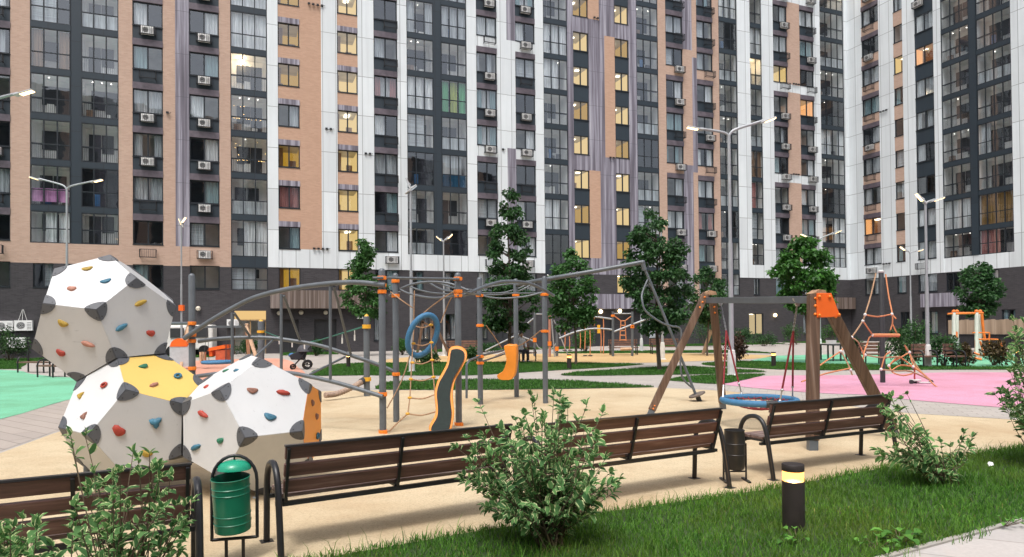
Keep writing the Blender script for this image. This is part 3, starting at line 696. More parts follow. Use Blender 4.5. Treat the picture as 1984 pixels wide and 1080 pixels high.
# kerb lip of the near lawn path, partly overgrown
kb=MB()
kp=[s_l,sa,sb,s_r]
for a,b in zip(kp,kp[1:]): kb.beam(a+Vector((0,0,.005)),b+Vector((0,0,.005)),.05,.036)
tag(kb.build('kerb','kerb_stone'),kind='structure')
kb=MB(); kp=[gp(*p) for p in edge_l+edge_r[:-1]]
for a,b in zip(kp,kp[1:]): kb.beam(a+Vector((0,0,.0)),b+Vector((0,0,.0)),.06,.03)
tag(kb.build('kerb','rubber_yellow'),kind='structure')
patches=[
 [(600,727),(657,706.5),(800,703.5),(1002,702.5),(1111,704),(1232,706),(1240,707.3),(1172,713),(1083,718),(930,727.5),(830,728.5),(700,728)],
 [(727,754),(750,742),(803,738.5),(903,736.5),(1010,736.5),(1111,739),(1232,747),(1266,751),(1180,752.8),(1051,755),(930,756.5),(790,756)],
 [(1086,727.3),(1121,721.5),(1212,716),(1273,712),(1330,711),(1421,716),(1486,721),(1420,723.5),(1360,726),(1232,727.8),(1131,729)],
 [(1296,737),(1330,730.5),(1400,726.5),(1475,726),(1478,728),(1441,737),(1393,745),(1320,740)],
 [(1360,705.3),(1401,702),(1461,701),(1568,705),(1680,707.5),(1850,711.5),(1964,711.5),(2300,716),(2300,722),(1964,717),(1680,718),(1568,718),(1482,715.5),(1381,709.5)],
 [(-300,716),(0,716),(40,713),(20,697),(-300,697)],
 [(1070,684.5),(1140,681.5),(1330,680),(1440,680.5),(1500,686),(1460,684.5),(1330,684.3),(1140,685.5)]]
for p in patches:
    o,P=flat('lawn','lawn_base',p,.012,smooth=3)
    blades('grass',P,520,.06,.022,.01,'grass_blade_far')
P=[]
def fw_pt(u,v): return Vector(A0+FD*u+FN*v)
def strip_lawn(u0,u1,v0,v1,dens=220):
    P=[fw_pt(u0,v0),fw_pt(u1,v0),fw_pt(u1,v1),fw_pt(u0,v1)]
    flat('lawn','lawn_base',P,.012,world=True); blades('grass',P,dens,.09,.03,.01,'grass_blade_far')
for u0,u1 in ((-8,12),(16,19.5),(26,38),(44,57),(60,66)): strip_lawn(u0,u1,.3,4.2)
# ---------------------------------------------------------------- climbing dodecahedra
PH=(1+5**.5)/2
def dodeca():
    V=[]
    for a in(-1,1):
        for b in(-1,1):
            for c in(-1,1): V.append((a,b,c))
            V+=[(0,a/PH,b*PH),(a/PH,b*PH,0),(a*PH,0,b/PH)]
    V=np.array(V,float)*PH/2; N=[]
    for a in(-1,1):
        for b in(-1,1): N+=[(0,a,b*PH),(a,b*PH,0),(a*PH,0,b)]
    def fcs(N):
        o=[]
        for n in N:
            n=n/np.linalg.norm(n); d=V@n; f=[i for i in range(20) if abs(d[i]-d.max())<1e-6]
            if len(f)!=5: return None
            c=V[f].mean(0); e=V[f[0]]-c; e/=np.linalg.norm(e); g=np.cross(n,e); o.append(sorted(f,key=lambda i: math.atan2((V[i]-c)@g,(V[i]-c)@e)))
        return o
    N=np.array(N,float); f=fcs(N)
    if f is None: f=fcs(N[:,[1,0,2]])
    return V,f
DV,DF=dodeca()
DP=[13.283378661505122, 18.507286876145088, 3.6929672235873667, -4.536406687327818, 8.343872176874653, 0.6410397620814737, 0.6]
Rm=np.array(Matrix.Rotation(np.linalg.norm(DP[:3]),3,Vector(DP[:3]).normalized()))
W2=DP[6]*DV@Rm.T+np.array(DP[3:6])
def refl(W,ids):
    f=next(f for f in DF if all(i in f for i in ids)); a,b,c=W[f[0]],W[f[1]],W[f[2]]; n=np.cross(b-a,c-a); n/=np.linalg.norm(n); return W-2*((W-a)@n)[:,None]*n
W1=refl(W2,(13,10,14)); W3=refl(W2,(15,12,5))
def nudge(W,r,t,k):
    c=W.mean(0); R_=np.array(Matrix.Rotation(np.linalg.norm(r),3,Vector(r).normalized())); return (W-c)*(1+k)@R_.T+c+np.array(t)
W1=nudge(W1,(.0263,-.0093,-.0043),(-.0064,-.0306,.0155),.0091); W3=nudge(W3,(-.0103,-.0394,.0029),(.0685,-.0591,.0257),.0287)
zmin=min(W[:,2].min() for W in (W2,W3)); KS=EYE/(EYE-zmin+.01)
W1,W2,W3=[CAM+(W-CAM)*KS for W in (W1,W2,W3)]
pm('panel_white_skylit',(.62,.63,.63),.45,.06,1.2,bump=.03,grime=.15,scratch=.3); pm('panel_offwhite',(.58,.59,.595),.45,.07,1.2,bump=.03,grime=.28,scratch=.35); pm('panel_grey',(.525,.53,.53),.45,.07,1.2,bump=.03,grime=.28,scratch=.35); pm('panel_yellow',(.70,.48,.13),.42,.05,1.2,grime=.1,scratch=.3); pm('panel_orange',(.88,.31,.03),.42,.06,1.2)  # whitest tone paints sky brightness into the upturned panels
pm('bracket_grey',(.085,.09,.1),.5,.12,5); pm('bolt_steel',(.02,.02,.022),.4)
HC={'r':(.50,.06,.035),'y':(.55,.36,.05),'b':(.05,.20,.30),'s':(.55,.25,.17),'g':(.03,.22,.12),'m':(.33,.15,.10)}
for k,c in HC.items(): pm('hold_'+k,sc(c,.72),.6,.2,20,bump=.15)
cs=thing('climbing_sculpture','three stacked white dodecahedra with grey corner brackets and climbing holds','climbing structure',tuple(Vector((W2[:,0].mean(),W2[:,1].mean(),0))))
csM=np.array(cs.location)
def holdmesh(c,n,s,col,kind,parent,rnd):
    n=Vector(n); up=Vector((0,0,1)); r=n.cross(up).normalized(); u=r.cross(n).normalized()
    a=rnd.uniform(-.6,.6); r,u=r*math.cos(a)+u*math.sin(a),u*math.cos(a)-r*math.sin(a); c=Vector(c); b=MB()
    if kind=='ring':
        b.tube([c+n*.012+(r*math.cos(t)*1.25+u*math.sin(t)*.8)*s for t in [2*math.pi*k/14 for k in range(14)]],s*.4,8,closed=True)
    else:
        m,nn=7,12; vs=[];fs=[]
        for i in range(m+1):
            th=(math.pi/2)*i/m
            for k in range(nn):
                t=2*math.pi*k/nn
                if kind=='wedge': ex=1+.35*math.cos(t*3); ez=.75
                elif kind=='horn': ex=1+.6*max(0,math.cos(t))-.25*abs(math.sin(t)); ez=.8
                elif kind=='blob': ex=1+.22*math.sin(t*2+1)+.12*math.sin(3*t); ez=.6
                else: ex=1.; ez=.55
                ww=(1.35,.75) if kind in('jug','horn') else (1,1)
                rr=s*ex*math.cos(th)**.6
                sag=(-.35*s*math.sin(th) if kind in('jug','wedge') else 0)+(math.cos(t)**2*.35*s if kind=='jug' else 0)
                vs.append(c+r*rr*ww[0]*math.cos(t)+u*(rr*ww[1]*math.sin(t)+sag)+n*(s*ez*math.sin(th)-.002))
        for i in range(m):
            for k in range(nn):
                l=(k+1)%nn; fs.append((i*nn+k,i*nn+l,(i+1)*nn+l,(i+1)*nn+k))
        b.add(vs,fs)
    b.build('climbing_hold','hold_'+col,parent,smooth=50)
rh=random.Random(4)
SH=[(13,10,14),(15,12,5)]
def module(W,name,skip,colors,label,base='panel_grey'):
    ctr=W.mean(0)-csM
    e=bpy.data.objects.new(name,None); COL.objects.link(e); e.parent=cs; e['label']=label
    L=W-csM; normals=[]
    groups={}
    for fi,f in enumerate(DF):
        P=L[f]; c=P.mean(0); n=np.cross(P[1]-P[0],P[2]-P[0]); n/=np.linalg.norm(n)
        if n@(c-ctr)<0: n=-n; P=P[::-1]
        normals.append(n)
        if any(set(sk)<=set(f) for sk in skip): continue
        m=colors.get(fi,base); b=groups.setdefault(m,MB())
        Q=c+(P-c)*.994; 
        b.add([tuple(v) for v in Q]+[tuple(v-n*.018) for v in Q],[(0,1,2,3,4),(9,8,7,6,5)]+[(i,i+5,(i+1)%5+5,(i+1)%5) for i in range(5)])
    for m,b in groups.items(): b.build('panel',m,e)
    # corner brackets: three rounded lobes, one on each face that meets in the corner
    for vi in range(20):
        b=MB(); b.mi=0; any_=False
        for fi,f in enumerate(DF):
            if vi not in f or any(set(sk)<=set(f) for sk in skip): continue
            any_=True
            k=f.index(vi); p=L[vi]; d1=L[f[(k+1)%5]]-p; d2=L[f[k-1]]-p; d1/=np.linalg.norm(d1); d2/=np.linalg.norm(d2); n=normals[fi]; a=.138*KS*DP[6]/.6
            pts=[p+d1*t for t in (0,)]+[p+d1*a*.98,p+d1*a*1.0+d2*a*.22,p+d1*a*.86+d2*a*.55,p+d1*a*.72+d2*a*.72,p+d1*a*.55+d2*a*.86,p+d1*a*.22+d2*a*1.0,p+d2*a*.98]
            pts=[q+n*.007 for q in pts]; 
            if np.cross(pts[1]-pts[0],pts[-1]-pts[0])@n<0: pts=pts[::-1]
            b.mi=0; b.prism([Vector(x) for x in pts],Vector(n)*-.011)
            b.mi=1
            for q in (p+d1*a*.72+d2*a*.2,p+d2*a*.72+d1*a*.2):
                t1=Vector(d1);tn=Vector(n); t2=tn.cross(t1); cc=Vector(q)+tn*.0095
                b.add([cc+t1*.007*math.cos(x)+t2*.007*math.sin(x) for x in [math.pi/4*j for j in range(8)]],[tuple(range(8))])
        if any_: b.build('corner_bracket',['bracket_grey','bolt_steel'],e)
    return e,normals
def fidx(ids): return next(i for i,f in enumerate(DF) if all(j in f for j in ids))
m2c={fidx((10,2,14)):'panel_yellow',fidx((10,2,13)):'panel_white_skylit'}
m1c={fidx((4,5,12)):'panel_white_skylit'}
# orange end face of the right-hand module
m3c={fidx((2,12,10)):'panel_white_skylit',fidx((1,7,11)):'panel_orange'}
e1,n1=module(W1,'climbing_module',[(13,10,14)],m1c,'topmost white dodecahedron')
e2,n2=module(W2,'climbing_module',SH,m2c,'lower dodecahedron with the yellow top panel')
e3,n3=module(W3,'climbing_module',[(15,12,5)],m3c,'lower dodecahedron with the orange end panel','panel_offwhite')
def hold(e,W,normals,px,py,col,kind='jug',s=.042):
    best=None
    for fi,f in enumerate(DF):
        n=normals[fi]; P=W[f]; d=ray(px,py); dn=d@n
        if dn>=-1e-6: continue
        t=((P[0]-CAM)@n)/dn; p=CAM+d*t; c=P.mean(0)
        if np.linalg.norm(p-c)<DP[6]*KS*.78 and (best is None or t<best[0]): best=(t,p,n)
    if best: holdmesh(best[1]-csM,best[2],s,col,kind,e,rh)
for a in [(169,521,'y'),(205,545,'b'),(139,560,'s','blob',.04),(275,586,'y','horn'),(238,633,'b','horn'),(292,646,'r','blob'),(122,627,'y','jug'),(174,668,'s','horn'),(118,684,'r','blob')]: hold(e1,W1,n1,*a)
for a in [(203,747,'r','ring',.028),(157,766,'y','wedge',.036),(163,806,'m','wedge',.036),(278,710,'g','jug'),(344,730,'b','ring',.032),(300,746,'s','horn',.034),(230,835,'r','blob',.055),(302,818,'b','wedge',.05),(284,879,'y','jug')]: hold(e2,W2,n2,*a)
for a in [(396,804,'r','horn'),(382,866,'b','horn'),(427,854,'g','jug',.036),(489,757,'m','jug'),(552,762,'r','horn'),(523,808,'b','jug',.048),(400,750,'r','jug',.034),(437,719,'g','jug',.034),(458,718,'b','jug',.034),(605,781,'m','blob',.04),(613,807,'m','blob'),(614,845,'b','ring',.03)]: hold(e3,W3,n3,*a)
# support tubes
pm('steel_grey',(.115,.13,.145),.38,.14,4.,metal=.15,grime=.1); pm('steel_dark',(.035,.037,.04),.45,.15,4.)
b=MB(); p=Vector(W2[1]+(W2[9]-W2[1])*.25)-Vector(csM); b.tube([(p.x,p.y,-csM[2]),(p.x,p.y,p.z+.25)],.03,12); b.build('support_post','steel_grey',cs,smooth=40)
p=Vector(W3[6])-Vector(csM); b=MB(); b.tube([(p.x,p.y,0),(p.x,p.y,p.z+.3)],.03,12); b.build('support_post','steel_grey',cs,smooth=40)
# ---------------------------------------------------------------- climbing frame
pm('clamp_orange',(.80,.21,.02),.4,.1,6.); pm('clamp_yellow',(.72,.38,.03),.4,.1,6.); pm('rope_tan',(.36,.22,.13),.9,.3,40.,bump=.4); pm('rope_orange',(.55,.22,.10),.9,.25,40.,bump=.4)
pm('ring_blue',(.045,.17,.32),.6,.15,30.,bump=.3); pm('board_green',(.017,.027,.025),.85,.25,25.,bump=.5); pm('board_orange',(.80,.27,.03),.4,.08,4.)
pm('rope_red',(.23,.025,.03),.85,.3,40.,bump=.4); pm('steel_bright',(.55,.55,.56),.3,.1,6.,metal=.9)
g0=gp(742,840)
gf=thing('jungle_gym','grey tubular climbing frame with orange clamps, wavy balance board, blue ring and leaning spinner pole','climbing frame',tuple(g0))
def L(*p): return [Vector(at(*q))-g0 for q in p]
posts=[(372,826,530,12.3,.115),(742,840,520,0,.115),(768,818,529,0,.115),(889,825,528,0,.115),(931,784,537,0,.12),(1001,770,540,0,.12),(1057,782,535,0,.12)]
PP=[]
for px,fy,ty,Y,d in posts:
    f=gp(px,fy); f=f if not Y else Vector(((at(px,632,Y)).x,Y,0)); top=at(px,ty,f.y); PP.append((f,top,d))
    p=f-g0; h=top.z; r=d/2; b=MB(); b.lathe([(r,0),(r,h-r*.9),(r*.85,h-r*.45),(r*.5,h-r*.12),(0,h)],(p.x,p.y,0),20)
    b.build('post','steel_grey',gf,smooth=40)
def clamp(i,py,mt='clamp_orange',lug=None):
    f,top,d=PP[i]; z=at(posts[i][0],py,f.y).z; r=d/2; p=f-g0; b=MB()
    b.lathe([(r+.001,z-.032),(r+.012,z-.032),(r+.014,z-.027),(r+.014,z+.027),(r+.012,z+.032),(r+.001,z+.032)],(p.x,p.y,0),20)
    a=lug if lug is not None else -.9
    for s in (a,a+math.pi):
        c=Vector((p.x+(r+.02)*math.cos(s),p.y+(r+.02)*math.sin(s),z)); t=Vector((math.cos(s),math.sin(s),0)); b.beam(c-t*.012,c+t*.03,.05,.05)
    b.build('clamp',mt,gf,smooth=40)
for i,py in [(0,627),(0,649),(0,661),(0,714),(1,539),(1,553),(1,565.5),(1,764),(1,837),(2,545),(2,573.5),(2,725),(3,540.5),(3,565),(3,573),(3,822),(4,573),(4,631),(4,691),(4,703.5),(5,572),(6,571),(6,642)]: clamp(i,py)
def bar(pts,r,name='bar',mt='steel_grey',k=6,n=12,parent=None,close=False):
    b=MB(); b.tube(crv(pts,k,close) if k>1 else pts,r,n,closed=close); return b.build(name,mt,parent or gf,smooth=50)
y0,y1,y2,y3=PP[0][0].y,PP[1][0].y,PP[2][0].y,PP[3][0].y; Y4,Y5,Y6=PP[4][0].y,PP[5][0].y,PP[6][0].y
def lin(pts,ya,yb):
    x0,x1=pts[0][0],pts[-1][0]; return L(*[(x,y,ya+(yb-ya)*(x-x0)/(x1-x0)) for x,y in pts])
bar(lin([(357,656),(400,627),(440,603),(490,578),(545,563),(600,554),(660,548),(700,548),(746,553)],y0-.1,y1-.09),.042)
bar(lin([(384,662),(420,657),(470,654.5),(520,655),(570,661),(620,670),(680,689),(730,706),(768,722)],y0,y2),.036)
bar(lin([(378,730),(430,723.5),(500,720.5),(560,723),(600,730),(660,744),(742,769)],y0-.09,y1-.09),.036)
def arcY(x,a=y0-.1,c=y1-.09): return a+(c-a)*(x-357)/(746-357)
for a,c in (((450,606),(450,706)),((545,570),(545,722)),((640,556),(640,739))): bar(L((*a,arcY(a[0])),(*c,arcY(c[0]))),.026,k=1)
for a,c in (((454,607),(485,653)),((550,573),(581,659)),((647,556),(680,688))): bar(L((*a,arcY(a[0])),(*c,y0+.15*0+(y2-y0)*(c[0]-384)/384)),.022,mt='steel_brown',k=1) if False else bar(L((*a,arcY(a[0])),(*c,y0+(y2-y0)*(c[0]-384)/384)),.022,k=1)
for a,c in (((495,692),(529,659)),((600,726),(668,692))): bar(L((*a,arcY(a[0])),(*c,y0+(y2-y0)*(c[0]-384)/384)),.02,k=1)
bar(L((328,627,y0+.6),(372,627,y0)),.03,k=1)
bar(L((722,539,y1-.12),(742,538.5,y1-.08),(889,541,y3-.08)),.022,k=1)
bar(L((755,573,y2+.1),(762,569,y2),(776,566,y2)),.025,k=1)
def bars(lst,r,ya,yb):
    for p in lst: bar(lin(p,ya,yb),r)
bars([[(774,560.5),(803,550),(839,546.5),(875,551),(907,563)]],.022,y2,y3+.3)
bars([[(774,560.5),(795,570),(839,577.5),(882,574),(889,572)]],.02,y2,y3-.07)
bars([[(793,555),(812,562),(836,567.5),(870,570),(905,571)],[(832,548),(845,556),(862,563),(889,566)],[(848,547.5),(862,553),(880,558),(915,562)]],.016,y2+.5,y3+.4)
bars([[(898,573.5),(915,565),(939,555.5),(965,547.5),(984,545.5),(1013,547),(1035,553),(1057,563.5),(1073,573.5)]],.034,y3+1.0,Y6-.08)
bars([[(898,573),(922,570.5),(950,576.5),(976,578.5),(1013,575.5),(1035,571),(1056,566)]],.02,Y4,Y6)
bars([[(925,567.5),(950,568.5),(976,567),(1002,560),(1020,552)],[(925,571),(960,571.5),(991,568.5),(1010,562),(1028,553.5)],[(922,561),(950,556),(975,552),(1005,549.5)]],.017,Y5,Y5+.2)
bars([[(975,568.5),(1057,568.5)]],.018,Y5,Y6)
bars([[(898,565.5),(931,572)]],.024,y3,Y4)
YS=gp(1355,778).y
bar(L((1000,552,Y5),(1057,541.5,YS+.1),(1150,526,YS),(1244,508.5,YS)),.05,k=1)
b=MB(); b.ball(L((1245,509,YS))[0],.06); b.tube(L((1245,510,YS),(1249,524,YS)),.052,12); b.build('pivot_joint','steel_grey',gf,smooth=50)
bar(L((1248,518,YS),(1308,664,YS),(1352,775,YS)),.032,'spinner_pole',k=1)
bar(L((1255,542,YS),(1245,566,YS-.1),(1244,582,YS-.2),(1252,604,YS-.25),(1281,625,YS-.25),(1300,632,YS-.15),(1319,640,YS-.05),(1318,690,YS-.1),(1320,724,YS-.1),(1327,739,YS-.05),(1343,753,YS)),.022,'spinner_handle')
pm('seat_grey_brown',(.15,.12,.10),.7,.25,12.)
dpt=L((1350.5,765,YS))[0]; ax=(L((1352,775,YS))[0]-L((1308,664,YS))[0]).normalized(); b=MB()
b.tube([dpt-ax*.022,dpt-ax*.016,dpt+ax*.016,dpt+ax*.022],[.17,.19,.19,.17],24); b.build('spinner_seat','seat_grey_brown',gf,smooth=40)
b=MB(); b.tube([dpt,dpt+ax*.17],.055,14); b.build('spinner_foot','steel_dark',gf,smooth=40)
# ropes
def rope(pts,r=.011,mt='rope_tan',k=4,parent=None,name='rope'): return bar(pts,r,name,mt,k,7,parent or gf)
yr=y2-.35
def sl(pts): return L(*[(x,y,yr-.9*max(0,(y-640))/190) for x,y in pts])
rope(sl([(803,563),(802,600),(802,630),(800,665),(798,700),(796,735),(794,771),(790,802)])); rope(sl([(835,628),(835.5,665),(837,698),(840,732),(843,770),(846,800)])); rope(sl([(790,802),(772,818),(754,836)]),.013)
for xa,ya,xb,yb in ((802,631,835,630),(801,666,836,664),(799,703,837,698),(796,735,840,731),(794,771,842,765),(790,802,844,798)): rope(sl([(xa,ya),((xa+xb)/2,(ya+yb)/2+5),(xb,yb)]),.012)
b=MB()
for x,y in ((802,631),(835,630),(801,666),(836,664),(799,703),(837,698),(796,735),(840,731),(794,771),(790,802)): b.ball(sl([(x,y)])[0],.032,8,(1.3,1,.8))
b.build('rope_clip','clamp_yellow',gf,smooth=60)
for a in ([(757,566,y2),(778,582,yr),(800,597,yr)],[(815,612,yr-.05),(835,595,yr-.05),(858,578,y3-.1),(884,562,y3)],[(854,626,yr),(862,605,yr),(874,578,y3),(884,566,y3)],[(800,670,yr),(778,738,yr-.3),(750,791,y1+.3)],[(742,838,y1),(756,834,y1-.1)]): rope(L(*a))
rc=L((819,650,yr-.12))[0]; s=yr/F; t=[2*math.pi*k/36 for k in range(36)]
bar([rc+Vector(((25*math.cos(x)+11*math.sin(x))*s,.13*math.cos(x+.4),39*math.sin(x)*s)) for x in t],.05,'swing_ring','ring_blue',1,12,close=True)
for a in ([(942,631,Y4),(960,656,Y4+.3),(972,675,Y4+.5)],[(1047,641,Y6),(1012,667,Y6+1.),(960,690,Y6+2.)]): rope(L(*a),.012)
# wavy balance board
def slab(pts,back,name,mt,off=Vector((0,0,0)),smooth=None,mats=None):
    b=MB(); b.prism([p+off for p in pts],back); return b.build(name,mt,gf,smooth=30,fix=True,bevel=.012)
def by(py): return 11.2+(842-py)/170*.62
lo=[(870,678),(866,703),(857,722),(847,740),(842,762),(844,786),(843,805),(833,823),(831,832),(836,841),(848,845)]
hi=[(861,843),(873,834),(877,822),(880,800),(878,782),(877,762),(882,738),(893,718),(904,696),(903,681),(893,673),(880,672)]
ol=crv(L(*[(x,y,by(y)) for x,y in lo+hi]),3,True); cen=sum(ol,Vector())/len(ol)
slab(ol,(0,.06,.012),'board_frame','board_orange')
il=[]
n_=len(ol)
for i,p in enumerate(ol):
    tdir=(ol[(i+1)%n_]-ol[i-1]).normalized(); nn=tdir.cross(Vector((0,1,.2))).normalized(); il.append(p+nn*.04)
if sum((p-cen).length for p in il)>sum((p-cen).length for p in ol): il=[2*p-q for p,q in zip(ol,il)]
slab(il,(0,.02,.004),'board_deck','board_green',Vector((0,-.03,-.004)))
bar(L((848,838,by(838)+.05),(848,856,by(856)+.05)),.02,k=1)
# curved orange seat shell
sp=L(*[(x,y,Y5-.7) for x,y in ((976,671),(992,669.5),(1000,672),(1000,700),(998,722),(992,735),(978,737),(966,735),(963,727),(972,722),(978,712),(981,695))])
slab(crv(sp,2,True),(0.05,.28,.02),'seat_shell','board_orange')
bar(L((904,772,14.3),(904,707,14.3),(910,698,14.5),(931,690,Y4),(975,679,Y5-.4)),.025,k=1); bar(L((931,702,Y4),(978,686,Y5-.4)),.02,k=1)
# ---------------------------------------------------------------- nest swing
stops=[(.3,(.06,.032,.018)),(.5,(.125,.07,.042)),(.66,(.20,.13,.09)),(.82,(.33,.28,.24))]
stripes('timber',stops,14.)
t=NT('bench_wood'); v=t.coord(scale=(.9,14,14)); n=t.noise(v,1.5,6,.65); c=t.ramp(n,[(.3,(.052,.024,.019)),(.55,(.12,.058,.046)),(.75,(.22,.14,.12))]); t.end(t.bsdf(c,.5,bump=n,bstr=.3))
t=NT('bench_seat_wood'); v=t.coord(scale=(1.2,20,20)); n=t.noise(v,1.6,6,.7); c=t.ramp(n,[(.3,(.07,.036,.028)),(.5,(.19,.12,.10)),(.7,(.40,.33,.30))]); t.end(t.bsdf(c,.55,bump=n,bstr=.3))
pm('plate_orange',(.78,.13,.015),.35,.06,3.); pm('chain_steel',(.2,.2,.2),.4,.2,20.,metal=.6)
s0=gp(1500,840); sf=thing('swing_stand','timber A-frame swing stand with grey crossbar and a bright orange plate','swing frame',tuple(s0))
def S(*p): return [Vector(at(*q))-s0 for q in p]
fa,fb,fc,fd=gp(1257,808),gp(1401,793),gp(1574,873),gp(1735,845)
YA,YB=13.45,9.85
def leg(foot,top,ext,w=.13,h=.10):
    f=foot-s0; b=MB(); d=(top-f).normalized(); b.beam(f+d*.14,top+d*ext,w,h,(0,1,0)); o=b.build('leg','timber',sf,bevel=.008)
    b=MB(); b.beam(f+Vector((0,0,-.02)),f+d*.26,w*.82,h*.8,(0,1,0)); b.build('foot_bracket','steel_grey',o)
    b=MB()
    for q in (.18,.24): b.ball(f+d*q+Vector((0,-h*.52,0)),.017,8)
    for q in (.05,.16,.28): b.ball(top-d*q+Vector((0,-h*.52,0)),.022,8)
    b.build('bolt_cap','clamp_orange',o,smooth=60)
leg(fa,S((1366,572,YA-.05))[0],.03); leg(fb,S((1381,580,YA+.08))[0],.0,.14,.1); leg(fc,S((1576,572,YB-.08))[0],.0,.15,.12); leg(fd,S((1600,584,YB+.12))[0],.02,.16,.1)
b=MB(); b.beam(S((1368,582.5,YA))[0],S((1584,581,YB))[0],.10,.11); b.build('crossbar','steel_grey',sf,bevel=.006)
b=MB(); b.prism(S((1583,568,YB-.2),(1611,568,YB-.2),(1629,614,YB-.2),(1583,616,YB-.2)),(0,.03,0)); pl=b.build('orange_plate','plate_orange',sf,bevel=.006)
b=MB()
for x,y in ((1588,575),(1608,575),(1626,610),(1588,611)): b.ball(S((x,y,YB-.215))[0],.022,8)
b.build('bolt_cap','clamp_orange',pl,smooth=60)
b=MB()
for x,y,Y in ((1377,568,YA),(1590,566,YB)): b.prism(S((x-15,y+3,Y-.1),(x+12,y+3,Y-.1),(x+10,y-3,Y-.1),(x-2,y-5,Y-.1)),(0,.25,0))
b.build('top_cap','rope_tan',sf)
nc=at(1471,776,11.7); nc=Vector((nc.x,nc.y,nc.z)); R_=.6
nw=thing('nest_swing','round blue rope nest swing with red net hanging from the timber frame','swing seat',tuple(nc))
b=MB(); b.tube([(R_*math.cos(2*math.pi*k/48),R_*math.sin(2*math.pi*k/48),0) for k in range(48)],.055,12,closed=True); b.build('rim','ring_blue',nw,smooth=60)
b=MB()
for q in range(-5,6):
    x=q*.1; h=math.sqrt(max(0,.55**2-x*x))
    for ax in (0,1):
        pts=[]
        for k in range(9):
            y=-h+2*h*k/8; zz=-.16*(1-(x*x+y*y)/.3025); pts.append((x,y,zz) if ax==0 else (y,x,zz))
        b.tube(pts,.009,5)
b.build('net','rope_red',nw,smooth=60)
b=MB(); b.tube([(R_*math.cos(a),R_*math.sin(a),0) for a in [-1.75+.05*k for k in range(7)]],.062,12); b.build('sleeve','steel_dark',nw,smooth=60)
for hx,hy,HY,jx,jy,angs in ((1396,590,13.1,1407,641,(rad(172),rad(100))),(1545,590,10.35,1537,642,(rad(-78),rad(6)))):
    top=at(hx,hy-4,HY)-nc; j=at(jx,jy,HY*.55+11.7*.45)-nc
    b=MB(); N=16
    for i in range(N):
        p=top.lerp(j,i/N); e=top.lerp(j,(i+1.25)/N); o=Vector((.008*(i%2),.008*((i+1)%2),0)); b.tube([p+o,e+o],.0075,5); b.tube([p-o,e-o],.0075,5)
    b.build('chain','chain_steel',nw)
    b=MB(); b.prism([top+Vector((-.07,-.02,.06)),top+Vector((.07,-.02,.06)),top+Vector((.02,-.02,-.06)),top+Vector((-.02,-.02,-.06))],(0,.04,0)); b.build('hanger','steel_bright',nw)
    for a in angs:
        e=Vector((R_*math.cos(a),R_*math.sin(a),.05)); m=j.lerp(e,.84); b=MB(); b.tube([j,m],.016,7); b.build('rope','rope_red',nw,smooth=60)
        b=MB(); b.tube([m,e],.014,6); b.ball(m,.028,8); b.ball(e,.03,8); b.build('shackle','steel_bright',nw,smooth=60)
# ---------------------------------------------------------------- benches
def make_bench(Lb,loc,rz,label,wear=None):
    t=thing('park_bench',label,'bench',loc,rz,'slatted benches in a row along the near lawn')
    b=MB()
    for z,y in ((.52,-.005),(.655,-.035),(.79,-.065)): pass
    for z,y in ((.515,.02),(.645,-.015),(.785,-.052)):
        for (a,c) in ((.0,Lb),):
            p=[Vector((a,y,z-.05)),Vector((c,y,z-.05)),Vector((c,y+.035,z-.042)),Vector((a,y+.035,z-.042)),Vector((a,y-.027,z+.052)),Vector((c,y-.027,z+.052)),Vector((c,y+.008,z+.06)),Vector((a,y+.008,z+.06))]
            b.hexa(p)
    b.build('backrest','bench_wood',t,bevel=.006)
    b=MB()
    for i in range(4): b.box(.0,Lb,.075+i*.094,.075+i*.094+.083,.418,.45)
    b.build('seat','bench_seat_wood',t,bevel=.005)
    b=MB()
    for x in (.02,Lb*.47,Lb-.02):
        b.beam((x,.055,.38),(x,-.083,.83),.045,.022,(1,0,0)) 
    b.box(.0,Lb,.03,.07,.36,.395); b.box(.0,Lb,.40,.43,.36,.395); b.box(-.005,Lb+.005,-.088,-.04,.838,.852)
    for x in (.02,Lb*.47,Lb-.02): b.box(x-.022,x+.022,.05,.44,.394,.417)
    b.build('back_frame','steel_black',t)
    for x in (-.05,Lb+.05):
        b=MB(); b.tube(crv([(x,-.13,0),(x,-.075,.3),(x,-.03,.52),(x,.03,.64),(x,.13,.685),(x,.26,.66),(x,.345,.57),(x,.38,.42),(x,.39,.2),(x,.40,0)],5),.026,10)
        b.build('arm_leg','steel_black',t,smooth=50)
        b=MB()
        for y in (-.13,.40): b.box(x-.05,x+.05,y-.05,y+.05,0,.008)
        b.box(min(x,x+.09 if x<0 else x-.09),max(x,x+.09 if x<0 else x-.09),.04,.08,.362,.392); b.box(min(x,x+.09 if x<0 else x-.09),max(x,x+.09 if x<0 else x-.09),.36,.395,.362,.392); b.build('foot_plate','steel_black',t)
    return t
pm('steel_black',(.014,.014,.016),.35,.2,8.)
bl=[('slatted park bench at the bottom left corner behind the leaves',gp(-120,1237),gp(388,1147)),('slatted park bench just right of the green litter bin',gp(545,1086),gp(1008,1003)),('slatted park bench left of the black litter bin, its left end behind the big bush',gp(1062,1005),gp(1414,946)),('slatted park bench at the right with open armrest and variegated shrub at its end',gp(1499,931),gp(1741,896))]
for lab,a,c in bl:
    d=(c-a).normalized(); rz=math.atan2(d.y,d.x); nrm=Vector((-d.y,d.x,0)); o=a+nrm*.13+d*.05; make_bench((c-a).length-.1,tuple(o),rz,lab)
